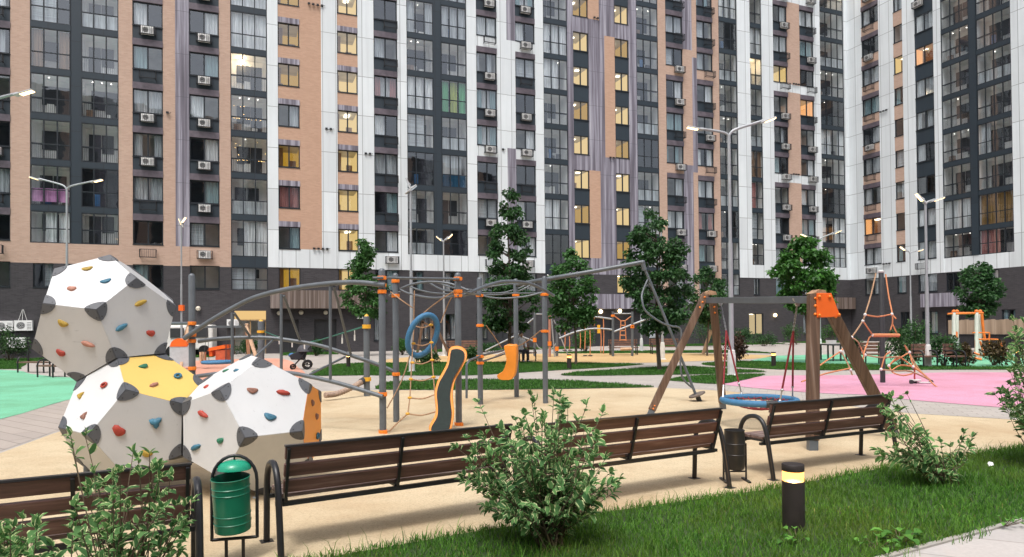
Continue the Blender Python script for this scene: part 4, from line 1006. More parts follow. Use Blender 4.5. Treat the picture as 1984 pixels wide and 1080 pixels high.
# ---------------------------------------------------------------- bins
pm('bin_green',(.006,.15,.082),.3,.12,5.,grime=.15); pm('bin_lid_green',(.01,.28,.16),.25,.06,5.); pm('bin_black',(.016,.015,.015),.45,.2,6.)
bp=gp(455,1086); bn=thing('litter_bin','green metal litter bin with domed lid hanging in a black hoop frame','litter bin',tuple(bp),rad(14))
b=MB(); b.tube([(-.16,0,.16),(-.16,0,.60)]+[(-.16*math.cos(a),0,.60+.19*math.sin(a)) for a in [math.pi*k/12 for k in range(1,12)]]+[(.16,0,.60),(.16,0,.16)],.0125,8); b.tube([(-.16,0,.165),(.16,0,.165)],.0125,8); b.tube([(-.06,0,0),(-.06,0,.165)],.0125,8); b.tube([(.06,0,0),(.06,0,.165)],.0125,8); b.tube([(0,0,.79),(0,0,.74)],.006,6)
b.build('hoop_frame','steel_black',bn,smooth=50)
prof=[(.0,.235),(.122,.235),(.128,.242),(.130,.30),(.134,.305),(.130,.31),(.131,.36),(.135,.365),(.131,.37),(.133,.52),(.137,.525),(.133,.53),(.134,.565),(.138,.57),(.134,.575),(.135,.63),(.140,.638),(.135,.641),(.127,.62),(.122,.26),(0,.25)]
b=MB(); b.lathe(prof,(0,0,0),28); o=b.build('barrel','bin_green',bn,smooth=35); o.rotation_euler=(rad(4),rad(-2),0); o.location=(0,.0,.0)
b=MB(); b.lathe([(.118,.685),(.122,.688),(.116,.712),(.095,.737),(.06,.752),(0,.758)],(0,0,0),28); b.lathe([(.118,.685),(.11,.70),(.08,.725),(0,.74)],(0,0,0),28); b.build('lid','bin_lid_green',bn,smooth=50)
b=MB(); 
for s in(-1,1): b.tube([(s*.16,0,.46),(s*.13,0,.46)],.008,6)
b.build('pivot_pin','steel_bright',bn)
bp=gp(1424,933); bn=thing('litter_bin','small black barrel litter bin between two benches','litter bin',tuple(bp))
b=MB(); b.lathe([(0,.14),(.095,.14),(.108,.18),(.112,.30),(.116,.305),(.112,.31),(.115,.42),(.119,.425),(.115,.43),(.108,.56),(.112,.572),(.106,.575),(.1,.55),(.095,.17),(0,.16)],(0,0,0),26); b.build('barrel','bin_black',bn,smooth=35)
b=MB()
for s in (-1,1):
    b.tube([(s*.125,0,.42),(s*.125,0,.02)],.011,8); b.beam((s*.125,-.12,.012),(s*.125,.12,.012),.03,.02); b.tube([(s*.125,0,.42),(s*.11,0,.42)],.008,6)
b.tube([(-.125,0,.11),(.125,0,.11)],.009,8); b.build('stand','steel_black',bn)
# ---------------------------------------------------------------- bollard lamps
pm('bollard_brown',(.022,.016,.014),.55,.25,12.,grime=.3); t=NT('bollard_glow'); e=t.n('Emission',i_Strength=3.4); e.inputs[0].default_value=(1,.43,.085,1); tr=t.n('BsdfTransparent'); mx=t.n('MixShader',i_0=.5)
t.l(tr.outputs[0],mx.inputs[1]); t.l(e.outputs[0],mx.inputs[2]); t.end(mx)
def bollard(px,fy,label,ty=None,BW=40.):
    p=gp(px,fy); t=thing('bollard_lamp',label,'bollard lamp',tuple(p),0,'bollard lamps'); h=.6 if ty is None else at(px,ty,p.y).z; r=.09
    b=MB(); b.lathe([(r,0),(r,h-.145),(r*.94,h-.14),(0,h-.14)],(0,0,0),28); b.build('body','bollard_brown',t,smooth=40)
    b=MB(); b.lathe([(r*.95,h-.141),(r*.95,h-.057)],(0,0,0),28); b.build('light_ring','bollard_glow',t,smooth=40)
    ld=bpy.data.lights.new('bollard_bulb','POINT'); ld.energy=BW; ld.color=(1,.55,.18); ld.shadow_soft_size=.03; lo=link('bulb',ld,t,(0,0,h-.1))
    b=MB(); b.lathe([(0,h-.058),(r*.97,h-.058),(r,h-.053),(r,h-.006),(r*.96,h),(0,h)],(0,0,0),28); b.build('cap','bollard_brown',t,smooth=40)
bollard(1538,1030,'big brown bollard lamp glowing orange in the foreground grass',899)
bollard(1103,716,'small lit bollard lamp in the grass island left of a thin tree trunk')
bollard(1499,711,'small lit bollard lamp at the edge of the green rubber, seen between the swing ropes')
bollard(675,712,'small lit bollard lamp under the grey climbing arch')
bollard(1972,706,'lit bollard lamp at the right edge in front of the fitness area')
# ---------------------------------------------------------------- street lamps
pm('galvanised',(.36,.38,.40),.45,.12,2.,metal=.35,grime=.15); pm('lamp_base_white',(.62,.62,.6),.6,.1,4.); pm('lamp_housing',(.45,.46,.47),.4,.1)
emit('street_glow',(1,.70,.33),3.6); emit('lamp_unlit_glow',(.7,.75,.8),.5)  # panels of unlit lamps get a faint painted-in glow
LAMPS=[]
def lamp(px,by,topy,arms,label,r=.07,lit=(1,1),base=True,Y=None,gl='street_glow'):
    p=gp(px,by) if Y is None else Vector((at(px,632,Y).x,Y,0)); t=thing('street_lamp',label,'street lamp',tuple(p),0,'street lamps'); LAMPS.append(t)
    h=at(px,topy,p.y).z; b=MB(); b.tube([(0,0,0),(0,0,h*.55),(0,0,h*.551),(0,0,h)],[r,r*.92,r*.7,r*.62],14); b.build('pole','galvanised',t,smooth=40)
    if base:
        b=MB(); b.lathe([(r*2.6,0),(r*2.6,.03),(r*1.7,.05),(r*1.7,.62),(r*1.35,.85),(r,.88)],(0,0,0),8); b.build('base_cover','lamp_base_white',t)
    for i,(ax,ay) in enumerate(arms):
        a=at(ax,ay,p.y)-p; a.y=0; d=Vector((a.x,0,a.z-h)); ln=max(d.length,.3); q=d.normalized() if d.length>.05 else Vector((1,0,.2)).normalized()
        b=MB(); b.tube(crv([(0,0,h-.05),(q.x*ln*.12,0,h+q.z*ln*.3),(q.x*ln*.6,0,h+q.z*ln*.72),(a.x-q.x*.35,0,a.z-q.z*.2)],5),[r*.55]*16,10); b.build('arm','galvanised',t,smooth=50)
        e=Vector((a.x,0,a.z)); s=e-q*.45; n=Vector((-q.z,0,q.x)); n=n if n.z>0 else -n
        b=MB(); b.beam(s,e+q*.1,.19,.05,(n.x,0,n.z)); hd=b.build('lamp_head','lamp_housing',t,bevel=.02)
        b=MB(); b.beam(s+q*.18-n*.022,e+q*.09-n*.022,.15,.034,(n.x,0,n.z)); b.build('light_panel',gl if lit[i] else 'lamp_unlit_glow',hd)
lamp(1418,728,262,[(1337,247),(1497,230)],'tallest galvanised street lamp with two arms behind the swing',.085)
lamp(130,712,366,[(62,344),(194,349)],'twin arm street lamp in front of the tan brick loggias at the left',.075)
lamp(352,698,432,[(349,427),(357,424)],'slender street lamp with red tag seen above the dodecahedra',.06,base=False)
lamp(798,721,368,[(789,350),(803,362)],'unlit street lamp rising behind the climbing frame beside the white loggias',.07,(0,0))
lamp(861,690,470,[(848,460),(874,456)],'short twin arm street lamp left of the tall conical tree',.07)
lamp(1589,687,468,[(1555,455),(1626,448)],'twin arm street lamp behind the bright green maple',.065)
lamp(1798,711,395,[(1779,379),(1824,384)],'twin arm street lamp in front of the right wing, right of the climbing net',.075)
lamp(1766,675,492,[(1747,480),(1786,484)],'thin lower street lamp close to the dark base of the right wing',.065,base=False)
lamp(1284,697,444,[(1290,430),(1270,433)],'street lamp half hidden in the crown of the big central tree',.07,(1,0))
lamp(1243,681,500,[(1236,492),(1252,490)],'thin street lamp standing left of the big central tree trunk',.065,(0,0))
lamp(-70,760,215,[(58,177)],'street lamp reaching in from beyond the left edge',.075)

t=LAMPS[2]; b=MB(); z=at(352,597,t.location.y).z; b.box(-.13,.13,-.1,.1,z-.16,z+.16); b.build('red_tag','plate_orange',t)
# ---------------------------------------------------------------- vegetation
pm('bark',(.085,.065,.05),.9,.35,10.,bump=.5); pm('bark_twig',(.10,.075,.045),.8,.3,12.)
leafmat('leaf_dark',(.018,.058,.02),(.06,.15,.045),.4); leafmat('leaf_mid',(.026,.082,.02),(.082,.21,.055),.42); leafmat('leaf_bright',(.026,.095,.016),(.08,.225,.04),.4)
leafmat('leaf_shrub',(.018,.05,.014),(.06,.14,.04),.3); leafmat('leaf_red',(.05,.03,.02),(.12,.09,.035),.25); leafmat('leaf_maroon',(.035,.022,.018),(.09,.05,.035),.25)
leafmat('leaf_variegated',(.048,.14,.045),(.14,.30,.095),.42,edge=(.70,.76,.40),rough=.8)
leafmat('leaf_weed',(.05,.16,.02),(.11,.28,.045),.3)
def quads(name,C,U,N,ln,wd,mt,parent,fold=.25,uv=False):
    """leaf-shaped faces: C centres (base), U along, N normal"""
    n=len(C); S=np.cross(U,N); S/=np.linalg.norm(S,axis=1)[:,None]+1e-9; N=np.cross(S,U)
    ln=ln[:,None]; wd=wd[:,None]; V=np.zeros((n,8,3))
    V[:,0]=C; V[:,1]=C+U*ln*.33+S*wd*.5+N*wd*fold; V[:,2]=C+U*ln*.68+S*wd*.42+N*(wd*fold-ln*.03); V[:,3]=C+U*ln-N*ln*.16
    V[:,4]=C+U*ln*.68-S*wd*.42+N*(wd*fold-ln*.03); V[:,5]=C+U*ln*.33-S*wd*.5+N*wd*fold; V[:,6]=C+U*ln*.33; V[:,7]=C+U*ln*.68-N*ln*.05
    T=[(0,6,5),(0,1,6),(6,1,2,7),(5,6,7,4),(7,2,3),(4,7,3)]; UV={0:(.5,0),1:(1,.33),2:(1,.68),3:(.5,1),4:(0,.68),5:(0,.33),6:(.5,.33),7:(.5,.68)}
    li=[i for f in T for i in f]; K=len(li); starts=np.cumsum([0]+[len(f) for f in T])[:-1]
    me=bpy.data.meshes.new(name); me.vertices.add(n*8); me.vertices.foreach_set('co',V.ravel()); me.loops.add(n*K)
    me.loops.foreach_set('vertex_index',(np.arange(n)[:,None]*8+np.array([li])).ravel().astype(np.int32)); me.polygons.add(n*6)
    me.polygons.foreach_set('loop_start',(np.arange(n)[:,None]*K+starts[None]).ravel().astype(np.int32))
    if uv:
        l=me.uv_layers.new(name='UVMap'); l.data.foreach_set('uv',np.tile(np.array([UV[i] for i in li]).ravel(),n))
    me.materials.append(MATS[mt]); me.update(calc_edges=True); me.shade_smooth()
    return link(name,me,parent)
def unit(a): return a/(np.linalg.norm(a,axis=1)[:,None]+1e-9)
def tree(px,fy,ty,halfw,crown0,label,mt,n=5200,leaf=.17,shape='cone',trunkr=.07,lean=0.,seed=1,Y=None):
    """halfw: half crown width in photo pixels, crown0: height of the lowest foliage (photo row)"""
    rg=np.random.default_rng(seed); p=gp(px,fy) if Y is None else Vector((at(px,632,Y).x,Y,0)); H=at(px,ty,p.y).z; R=halfw*p.y/F; z0=at(px,crown0,p.y).z
    t=thing('tree',label,'tree',tuple(p),0,'young trees in the courtyard')
    b=MB(); pts=[]; 
    for i in range(9):
        f=i/8; pts.append((lean*H*f**1.2+.05*math.sin(f*7+seed),.05*math.cos(f*5+seed)-.05*math.cos(seed),H*.95*f))
    b.tube(crv(pts,3),[trunkr*(1.15-1.08*i/24) for i in range(25)],9)
    def axis(z): f=min(z/(H*.95),1); return np.array([lean*H*f**1.2,0,z])
    def prof(f):
        if shape=='cone': return (1-f)**.75*(.35+.65*min(1,f*5+.2)) if f<1 else 0
        if shape=='egg': return math.sin(math.pi*min(1,(f*.88+.1)))**.75
        return math.sin(math.pi*min(1,f*.8+.17))**.6
    clumps=[]; K=int(50+R*17)
    for i in range(K):
        f=rg.beta(1.15,1.45) if shape=='cone' else rg.beta(1.3,1.3); a=rg.uniform(0,2*math.pi); rr=R*prof(f)*(rg.uniform(.35,1.08)**.6)*rg.choice([1,1,.85,1.13])
        c=axis(z0+(H-z0)*f)+np.array([math.cos(a)*rr,math.sin(a)*rr,0]); clumps.append((c,(.14+.17*rg.random())*(R/1.3)**.6*(1.15-.5*f)))
        if i%2==0:
            zb=max(z0*.85,c[2]-rr*rg.uniform(.35,.8)); s=axis(zb); m=(s+c)/2+np.array([0,0,-.06*rr]); b.tube(crv([s,m,c],3),[.03*(1-.8*q/6)*(trunkr/.07) for q in range(7)],5)
    b.build('trunk','bark',t,smooth=60)
    cs=np.array([c for c,_ in clumps]); ss=np.array([s for _,s in clumps]); w=ss**2; ix=rg.choice(len(cs),n,p=w/w.sum())
    D=rg.normal(size=(n,3)); D=unit(D)*(rg.random(n)**.45)[:,None]; D[:,2]*=.72
    C=cs[ix]+D*ss[ix][:,None]*1.5
    U=unit(D*np.array([1,1,.3])+rg.normal(size=(n,3))*.55+np.array([0,0,-.45])); N=unit(rg.normal(size=(n,3))*.55+np.array([0,0,1])+D*.5)
    quads('crown',C,U,N,leaf*rg.uniform(.6,1.25,n),leaf*.72*rg.uniform(.6,1.2,n),mt,t)
tree(708,690,458,44,612,'small maple behind the climbing arch with pale new leaves on top','leaf_mid',4300,.2,'cone',.06,0,3)
tree(988,706,362,62,640,'tall conical dark tree behind the climbing frame','leaf_dark',7500,.17,'cone',.08,0,5)
tree(1114,708,482,44,640,'slim bushy tree just right of the tall conical tree','leaf_mid',4600,.16,'egg',.055,0,7)
tree(1277,718,402,60,636,'big dark tree with leaning trunk in front of the purple wood block','leaf_dark',7500,.155,'round',.075,-.012,9)
tree(1372,690,520,38,622,'low dark tree behind the left swing legs','leaf_dark',3000,.17,'egg',.05,0,11)
tree(1562,705,462,53,606,'bright green maple above the swing crossbar','leaf_bright',5200,.19,'egg',.055,-.01,13)
tree(1900,682,508,35,612,'small dark tree in front of the right wing behind the orange fitness bars','leaf_dark',3600,.2,'round',.06,0,15)
def shrub(px,fy,w,h,label,mt,n=1500,leaf=.12,seed=1,group='shrubs planted around the courtyard',cat='shrub'):
    rg=np.random.default_rng(seed+100); p=gp(px,fy); s=p.y/F; R=w*s/2; H=h*s; t=thing('shrub',label,cat,tuple(p),0,group); b=MB(); cl=[]
    for i in range(16):
        a=rg.uniform(0,2*math.pi); r=R*rg.uniform(.2,.95); z=H*rg.uniform(.35,.95)*(1-.35*(r/R)**2); c=np.array([r*math.cos(a),r*math.sin(a)*.8,z]); cl.append(c)
        b.tube([(c[0]*.12,c[1]*.12,0),(c[0]*.5,c[1]*.5,z*.55),tuple(c)],[.014,.01,.005],5)
    b.build('stems','bark_twig',t)
    cl=np.array(cl); ix=rg.integers(0,16,n); D=unit(rg.normal(size=(n,3)))*(rg.random(n)**.5)[:,None]
    C=cl[ix]+D*np.array([R*.42,R*.36,H*.28]); C[:,2]=np.abs(C[:,2])+.03
    U=unit(D+rg.normal(size=(n,3))*.5); N=unit(rg.normal(size=(n,3))*.6+np.array([0,0,1])); quads('foliage',C,U,N,leaf*rg.uniform(.6,1.3,n),leaf*.6*rg.uniform(.6,1.2,n),mt,t)
for i,a in enumerate([(18,700,58,58,'leafy shrub under the wall air conditioners at the far left','leaf_shrub'),(1135,683,42,40,'bright shrub behind the far hanging ropes','leaf_bright'),(1368,672,70,66,'wide dark shrub against the block behind the left swing legs','leaf_dark'),(1480,671,46,26,'low dark shrub under the lit ground floor window','leaf_dark'),(1440,668,40,34,'dark shrub just left of the lit ground floor window','leaf_dark'),
  (1545,668,60,42,'green shrub behind the green maple trunk','leaf_shrub'),(1610,664,44,36,'bright shrub just right of the timber post','leaf_bright'),(1425,703,46,56,'reddish loose shrub beside the tallest lamp','leaf_maroon'),(1748,709,70,62,'leafy green shrub right of the climbing net pole','leaf_shrub'),(1775,700,56,82,'taller green shrub left of the right wing lamp','leaf_shrub'),
  (1828,710,62,56,'dark green shrub at the foot of the right wing lamp','leaf_dark'),(1866,709,34,38,'small brownish shrub beside the fitness frame','leaf_red'),(1925,709,48,42,'round reddish shrub in front of the orange fitness bars','leaf_red'),(780,688,40,28,'flower bed plants behind the blue ring','leaf_bright'),(820,706,54,22,'low flowering plants in front of the far timber swing','leaf_shrub'),
  (918,702,40,26,'low plant beside the wavy board top','leaf_shrub'),(935,683,60,18,'dark low shrub at the wall behind the balance board','leaf_dark'),(480,690,40,30,'low green bush behind the toddler swing legs','leaf_dark'),(612,690,30,30,'dark bush behind the pushchair','leaf_dark'),(1655,700,26,40,'thin green shrub behind the slanted timber leg','leaf_shrub')]): shrub(*a,n=1100,seed=i)
# variegated shrubs close to the camera
def inpx(poly,x,y):
    r=False; n=len(poly)
    for i in range(n):
        (ax,ay),(bx,by_)=poly[i],poly[(i+1)%n]
        if (ay>y)!=(by_>y) and x<(bx-ax)*(y-ay)/(by_-ay)+ax: r=not r
    return r
def dogwood(base,poly,nst,depth,label,seed,leafs=9,ll=.062,dens=1.,extra=()):
    rg=random.Random(seed); p=gp(*base); t=thing('variegated_shrub',label,'shrub',tuple(p),0,'variegated shrubs on the near lawn'); b=MB()
    xs=[q[0] for q in poly]; ys=[q[1] for q in poly]; tips=[]
    while len(tips)<nst:
        x=rg.uniform(min(xs),max(xs)); y=rg.uniform(min(ys),max(ys))
        if inpx(poly,x,y): tips.append((x,y))
    tips+=list(extra); C=[];U=[];N=[];LN=[]
    mx=.5*(min(xs)+max(xs)); hw=.5*(max(xs)-min(xs))
    for x,y in tips:
        dd=math.sqrt(max(.08,1-((x-mx)/hw)**2)); Y=p.y+rg.gauss(0,1)*depth*.45*dd; e=at(x,y,Y)-p
        s=Vector((rg.gauss(0,.05),rg.gauss(0,.05),0)); 
        if e.z<.12: e.z=.12+rg.random()*.1
        m=s.lerp(e,.5)+Vector((rg.gauss(0,.03),rg.gauss(0,.03),.10*e.xy.length)); c=crv([s,s.lerp(m,.5)+Vector((0,0,.03)),m,e],5); k=len(c)
        b.tube(c,[.0065*(1-.72*i/k) for i in range(k)],5)
        st=max(2,int(k*(.42+.3*rg.random()))); cnt=0; L_=0
        for i in range(st,k):
            d=(c[i]-c[i-1]); 
            if d.length<1e-5: continue
            d.normalize(); sd=d.cross(Vector((rg.gauss(0,1),rg.gauss(0,1),rg.gauss(0,.4)))).normalized()
            for sgn in (1,-1):
                for _ in range(1 if rg.random()<.62*dens else 2 if rg.random()<dens-.7 else 0):
                    o=sd*sgn; o=(o+d*rg.uniform(.35,1.1)+Vector((0,0,rg.uniform(-.35,.25)))).normalized()
                    C.append(c[i].lerp(c[i-1],rg.random())); o.z-=.18; U.append(o.normalized()); nz=Vector((rg.gauss(0,.35),rg.gauss(0,.35)-.15,1)).normalized(); N.append(nz); LN.append(ll*rg.choice((rg.uniform(.4,.8),rg.uniform(.7,1.15),rg.uniform(1.,1.45))))
        for j in range(4):
            d=(c[-1]-c[-2]).normalized(); o=(d+Vector((rg.gauss(0,.5),rg.gauss(0,.5),rg.gauss(0,.35)))).normalized(); C.append(c[-1]); U.append(o); N.append(Vector((rg.gauss(0,.4),rg.gauss(0,.4),1)).normalized()); LN.append(ll*rg.uniform(.6,1.15))
    b.build('stems','bark_twig',t,smooth=70); LN=np.array(LN)
    quads('foliage',np.array([tuple(v) for v in C]),np.array([tuple(v) for v in U]),np.array([tuple(v) for v in N]),LN,LN*np.random.default_rng(seed).uniform(.44,.64,len(LN)),'leaf_variegated',t,.18,True)
dogwood((1065,1062),[(900,905),(925,850),(975,815),(1040,800),(1078,775),(1110,790),(1135,830),(1165,850),(1185,900),(1205,935),(1170,985),(1120,1015),(1000,1010),(930,985),(890,940)],160,.75,'big variegated shrub standing between the two middle benches',41,ll=.076,extra=[(1029,768),(1073,766),(928,780),(1137,786),(1168,800),(1200,930),(884,868),(1085,770),(905,850),(1035,780)])
dogwood((1825,940),[(1700,780),(1735,772),(1745,800),(1760,830),(1800,850),(1840,860),(1880,845),(1885,865),(1850,900),(1840,930),(1780,930),(1740,905),(1700,885),(1720,850),(1690,800)],62,.6,'variegated shrub leaning over the right end of the rightmost bench',43,ll=.08,dens=.8,extra=[(1712,768),(1758,765),(1705,880),(1700,872),(1868,840),(1884,848),(1790,842),(1745,775),(1727,770)])
dogwood((225,1240),[(150,960),(160,880),(175,855),(205,880),(240,925),(270,885),(305,900),(340,960),(365,985),(372,1040),(330,1085),(240,1090),(160,1085),(100,1070),(60,1085),(130,1010)],60,.55,'variegated shrub in front of the bench at the bottom left corner',47,ll=.066,dens=.85,extra=[(137,845),(165,845),(258,878),(268,890),(290,880),(305,905),(330,925),(372,975),(140,870)])
dogwood((20,1300),[(0,1010),(45,990),(80,1010),(110,1060),(60,1120),(-40,1120),(-40,1030)],34,.4,'low variegated sprig cut by the left edge of the picture',53,ll=.07)
dogwood((2030,905),[(1930,770),(1935,755),(1960,740),(1955,690),(1960,650),(1975,625),(2000,615),(2100,640),(2110,800),(2060,870),(1985,870),(1990,830),(1950,795)],150,.8,'tall variegated shrub cut by the right edge of the picture',59,ll=.085,dens=.9,extra=[(1962,620),(1970,640),(1928,765),(1950,760),(1958,700),(1979,850)])
def weed(px,py,label,seed,n=14,ll=.09):
    rg=random.Random(seed); p=gp(px,py); t=thing('weed',label,'weed',tuple(p),0,'weeds at the path edge'); C=[];U=[];N=[];b=MB()
    for i in range(n):
        a=rg.uniform(0,6.28); e=Vector((math.cos(a)*rg.uniform(.03,.14),math.sin(a)*rg.uniform(.03,.14),rg.uniform(.03,.10))); b.tube([(0,0,.005),tuple(e)],.003,4); C.append(tuple(e)); U.append((math.cos(a),math.sin(a),rg.uniform(-.3,.2))); N.append((rg.gauss(0,.2),rg.gauss(0,.2),1))
    b.build('stems','bark_twig',t); n=len(C); quads('leaves',np.array(C),unit(np.array(U)),unit(np.array(N)),np.full(n,ll)*RNG.uniform(.6,1.2,n),np.full(n,ll*.8),'leaf_weed',t)
weed(1742,1056,'broad leaved weed at the slab path edge below the foreground lamp',1,18); weed(1700,1068,'low weed left of the broad leaved weed',2,9,.07); weed(1946,1022,'small weed on the slab path at the right',3,8,.05); weed(1545,1055,'weed tuft at the foot of the foreground lamp',4,10,.06)
# pale blossom / litter in the grass
pm('paper_white',(.7,.7,.68),.8,.05,5.)
p=gp(1922,912); b=MB(); b.prism([p+Vector((-.035,0,.05)),p+Vector((.03,.01,.06)),p+Vector((.04,.03,.075)),p+Vector((0,.04,.085)),p+Vector((-.03,.02,.07))],(0,.01,.012)); tag(b.build('paper_scrap','paper_white'),'scrap of white paper lying in the grass at the right','litter')
# ---------------------------------------------------------------- climbing net, scooter
c0=gp(1710.5,742); nt=thing('climbing_net','dark pole with a sagging pyramid of orange and white ropes on the pink rubber','climbing net',tuple(c0)); Yn=c0.y
def Q(*p): return [Vector(at(x,y,Yn+d))-c0 for x,y,d in p]
b=MB(); h=Q((1705,527,0))[0].z; b.lathe([(.07,0),(.07,h-.02),(.06,h),(0,h)],(0,0,0),18); b.build('pole','steel_dark',nt,smooth=40)
b=MB(); b.lathe([(.075,h-.03),(.09,h-.01),(.09,h+.02),(.03,h+.05),(0,h+.05)],(0,0,0),14); b.build('pole_cap','lamp_base_white',nt,smooth=40)
net=[[(1697,530,-.2),(1688,570,-.7),(1676,610,-1.1),(1672,622,-1.1)],[(1716,532,-.2),(1722,575,-.6),(1729,610,-.9),(1729,628,-.9)],[(1676,610,-1.1),(1700,614,-1.1),(1728,609,-.9)],[(1728,609,-.9),(1736,618,-1)],
[(1672,622,-1.1),(1660,640,-1.2),(1650,654,-1.3)],[(1672,622,-1.1),(1682,637,-1.1),(1691,650,-1)],[(1691,650,-1.),(1684,655,-1),(1680,668,-1)],[(1650,654,-1.3),(1640,668,-1.3),(1629,681,-1.4)],[(1650,654,-1.3),(1662,662,-1.3),(1667,672,-1.2)],
[(1729,628,-.9),(1725,640,-.9)],[(1729,628,-.9),(1737,645,-.9)],[(1691,650,-1),(1717,650,-1.),(1742,650,-.9)],
[(1629,681,-1.4),(1640,700,-1.5),(1648,717,-1.6),(1651,727,-1.6)],[(1629,681,-1.4),(1600,700,-1.6),(1570,722,-2.)],[(1648,714,-1.6),(1600,724,-1.8),(1553,740,-2.4)],
[(1667,672,-1.2),(1673,686,-1.2),(1676,688,-1.2)],[(1676,688,-1.2),(1707,693,-1.1),(1742,691,-1.)],[(1680,668,-1),(1675,680,-1.2),(1672,702,-1.2)],[(1725,682,-1.1),(1715,690,-1.1),(1707,716,-1.2)],
[(1753,669,-.9),(1757,678,-.9),(1762,684,-.9),(1769,706,-1.),(1785,722,-1.2),(1800,736,-1.3)],[(1756,672,-.9),(1765,690,-.9),(1780,715,-1.1),(1803,737,-1.3)],[(1742,691,-1.),(1755,700,-1),(1769,711,-1.1),(1790,726,-1.2)],[(1762,683,-.9),(1750,690,-.9),(1730,702,-1),(1722,709,-1.1)],[(1722,709,-1.1),(1730,722,-1.2),(1750,728,-1.3),(1768,724,-1.2)],[(1707,716,-1.2),(1735,719,-1.2),(1765,720,-1.2),(1800,736,-1.3)],[(1800,736,-1.3),(1812,748,-1.4),(1824,754,-1.5)],[(1722,709,-1.1),(1735,695,-1.),(1742,691,-1.)],[(1728,718,-1.2),(1745,708,-1.1),(1769,711,-1.1)]]
for i,p in enumerate(net):
    b=MB(); b.tube(crv(Q(*p),3),.02 if i not in (11,) else .05,6); b.build('rope','rope_orange' if i%4 else 'rope_tan',nt,smooth=60)
for x,y,d in ((1676,610,-1.1),(1728,609,-.9),(1672,622,-1.1),(1650,654,-1.3),(1691,650,-1),(1707,716,-1.2),(1676,688,-1.2),(1762,683,-.9),(1722,709,-1.1),(1629,681,-1.4),(1648,717,-1.6),(1769,711,-1.1)):
    b=MB(); b.ball(Q((x,y,d))[0],.045,8); b.build('knot_cap','lamp_base_white',nt,smooth=60)
a=gp(1784,744); b0=gp(1806,744); sc_=thing('scooter','small white child scooter with red stem parked at the foot of the climbing net','scooter',tuple(a)); dx=(b0-a)
def T(px,py,d=0): return Vector(at(px,py,a.y+d))-a
b=MB(); b.beam(T(1778,741.5),T(1806,741.5),.12,.03); b.build('deck','lamp_base_white',sc_,bevel=.008)
for x,d in ((1766,-.08),(1773,.1),(1804,0)):
    w=T(x,740.5,d); b=MB(); b.tube([w+Vector((0,-.02,0)),w+Vector((0,.02,0))],.06,16); b.build('wheel','steel_dark',sc_,smooth=40)
b=MB(); b.beam(T(1764,737),T(1782,737),.16,.05); b.build('front_fork','lamp_base_white',sc_,bevel=.01)
b=MB(); b.tube([T(1772,738),T(1772,714)],.022,8); b.build('stem','rope_red_bright',sc_) if 'rope_red_bright' in MATS else b.build('stem','hold_r',sc_)
b=MB(); b.tube([T(1767,714,-.15),T(1777,714,.15)],.016,8); b.build('handlebar','steel_dark',sc_)
# ---------------------------------------------------------------- fitness frame, ramp fence, table tennis table
pm('paint_white',(.72,.70,.66),.45,.06,4.); pm('paint_orange',(.78,.19,.03),.45,.1,5.)
f0=gp(1893,699); ft=thing('fitness_station','white and orange outdoor fitness frame on the green rubber at the right','fitness equipment',tuple(f0)); Yf=f0.y
def G(*p): return [Vector(at(x,y,Yf+d))-f0 for x,y,d in p]
for x,yb,d in ((1848,654,0),(1854,655,.5),(1892,697,0),(1899,697,.5)):
    b=MB(); b.tube([G((x,yb,d))[0],G((x,604,d))[0]],.075,12); b.build('post','paint_white',ft,smooth=40)
    b=MB(); b.ball(G((x,604,d))[0],.09,10); b.build('post_cap','paint_orange',ft,smooth=60)
b=MB(); b.tube([*G((1848,690,0),(1848,654,0))],.11,12); b.build('post_sleeve','lamp_housing',ft)
b=MB(); b.tube([*G((1854,695,.5),(1854,655,.5))],.09,12); b.build('post_sleeve','lamp_housing',ft)
for pts,r in (([(1836,608.5,0),(1905,607,0)],.045),([(1848,606.5,.5),(1900,606.5,.5)],.035),([(1902,607,.3),(1905,640,.3),(1908,660,.3)],.06),([(1890,658,0),(1930,658,0),(1936,660,0),(1940,668,0),(1944,690,0)],.035),([(1884,645,0),(1917,645,0)],.03),([(1917,645,0),(1916,668,0),(1912,672,0)],.03),([(1890,659,0),(1890,696,0)],.03),([(1887,684,0),(1905,690,-.2)],.04),([(1888,694,0),(1902,697,-.2)],.05),([(1854,640,.5),(1853,656,.4)],.05),([(1899,662,.2),(1907,690,0)],.04)):
    b=MB(); b.tube(crv(G(*pts),3),r,8); b.build('bar','paint_orange',ft,smooth=60)
# ramp wall with board fence in front of the wing
ra,rb=at(1838,655,47.),at(2050,655,42.); ra.z=rb.z=0
def zz(py,Y): return at(1900,py,Y).z
fn=thing('ramp_fence','dark ramp wall with pale timber board fence above it at the right','fence',tuple(ra)); d=rb-ra; b=MB()
b.beam((0,0,zz(668,47)),tuple(d+Vector((0,0,zz(668,47)))),.1,zz(648,47)-zz(690,47)); b.build('ramp_wall','brick_dark',fn)
zt,zb=zz(620,47),zz(648,47); b=MB(); n=24
for i in range(n):
    p=d*(i/n); q_=d*((i+.97)/n); h=zt+.03*math.sin(i*2.1); b.hexa([p+Vector((0,0,zb)),q_+Vector((0,0,zb)),q_+Vector((0,.04,zb)),p+Vector((0,.04,zb)),p+Vector((0,0,h)),q_+Vector((0,0,h)),q_+Vector((0,.04,h)),p+Vector((0,.04,h))])
b.build('boards','fence_boards',fn)
b=MB()
for i in range(60):
    p=d*(i/60); b.tube([p+Vector((0,-.15,zz(690,47))),p+Vector((0,-.15,zb))],.018,5)
b.tube([Vector((0,-.15,zb)),d+Vector((0,-.15,zb))],.03,6); b.build('railing','steel_black',fn)
t0=gp(1625,699); tt=thing('table_tennis_table','outdoor table tennis table with white net panel on dark legs behind the swing','table',tuple(t0)); Yt=t0.y; s=Yt/F
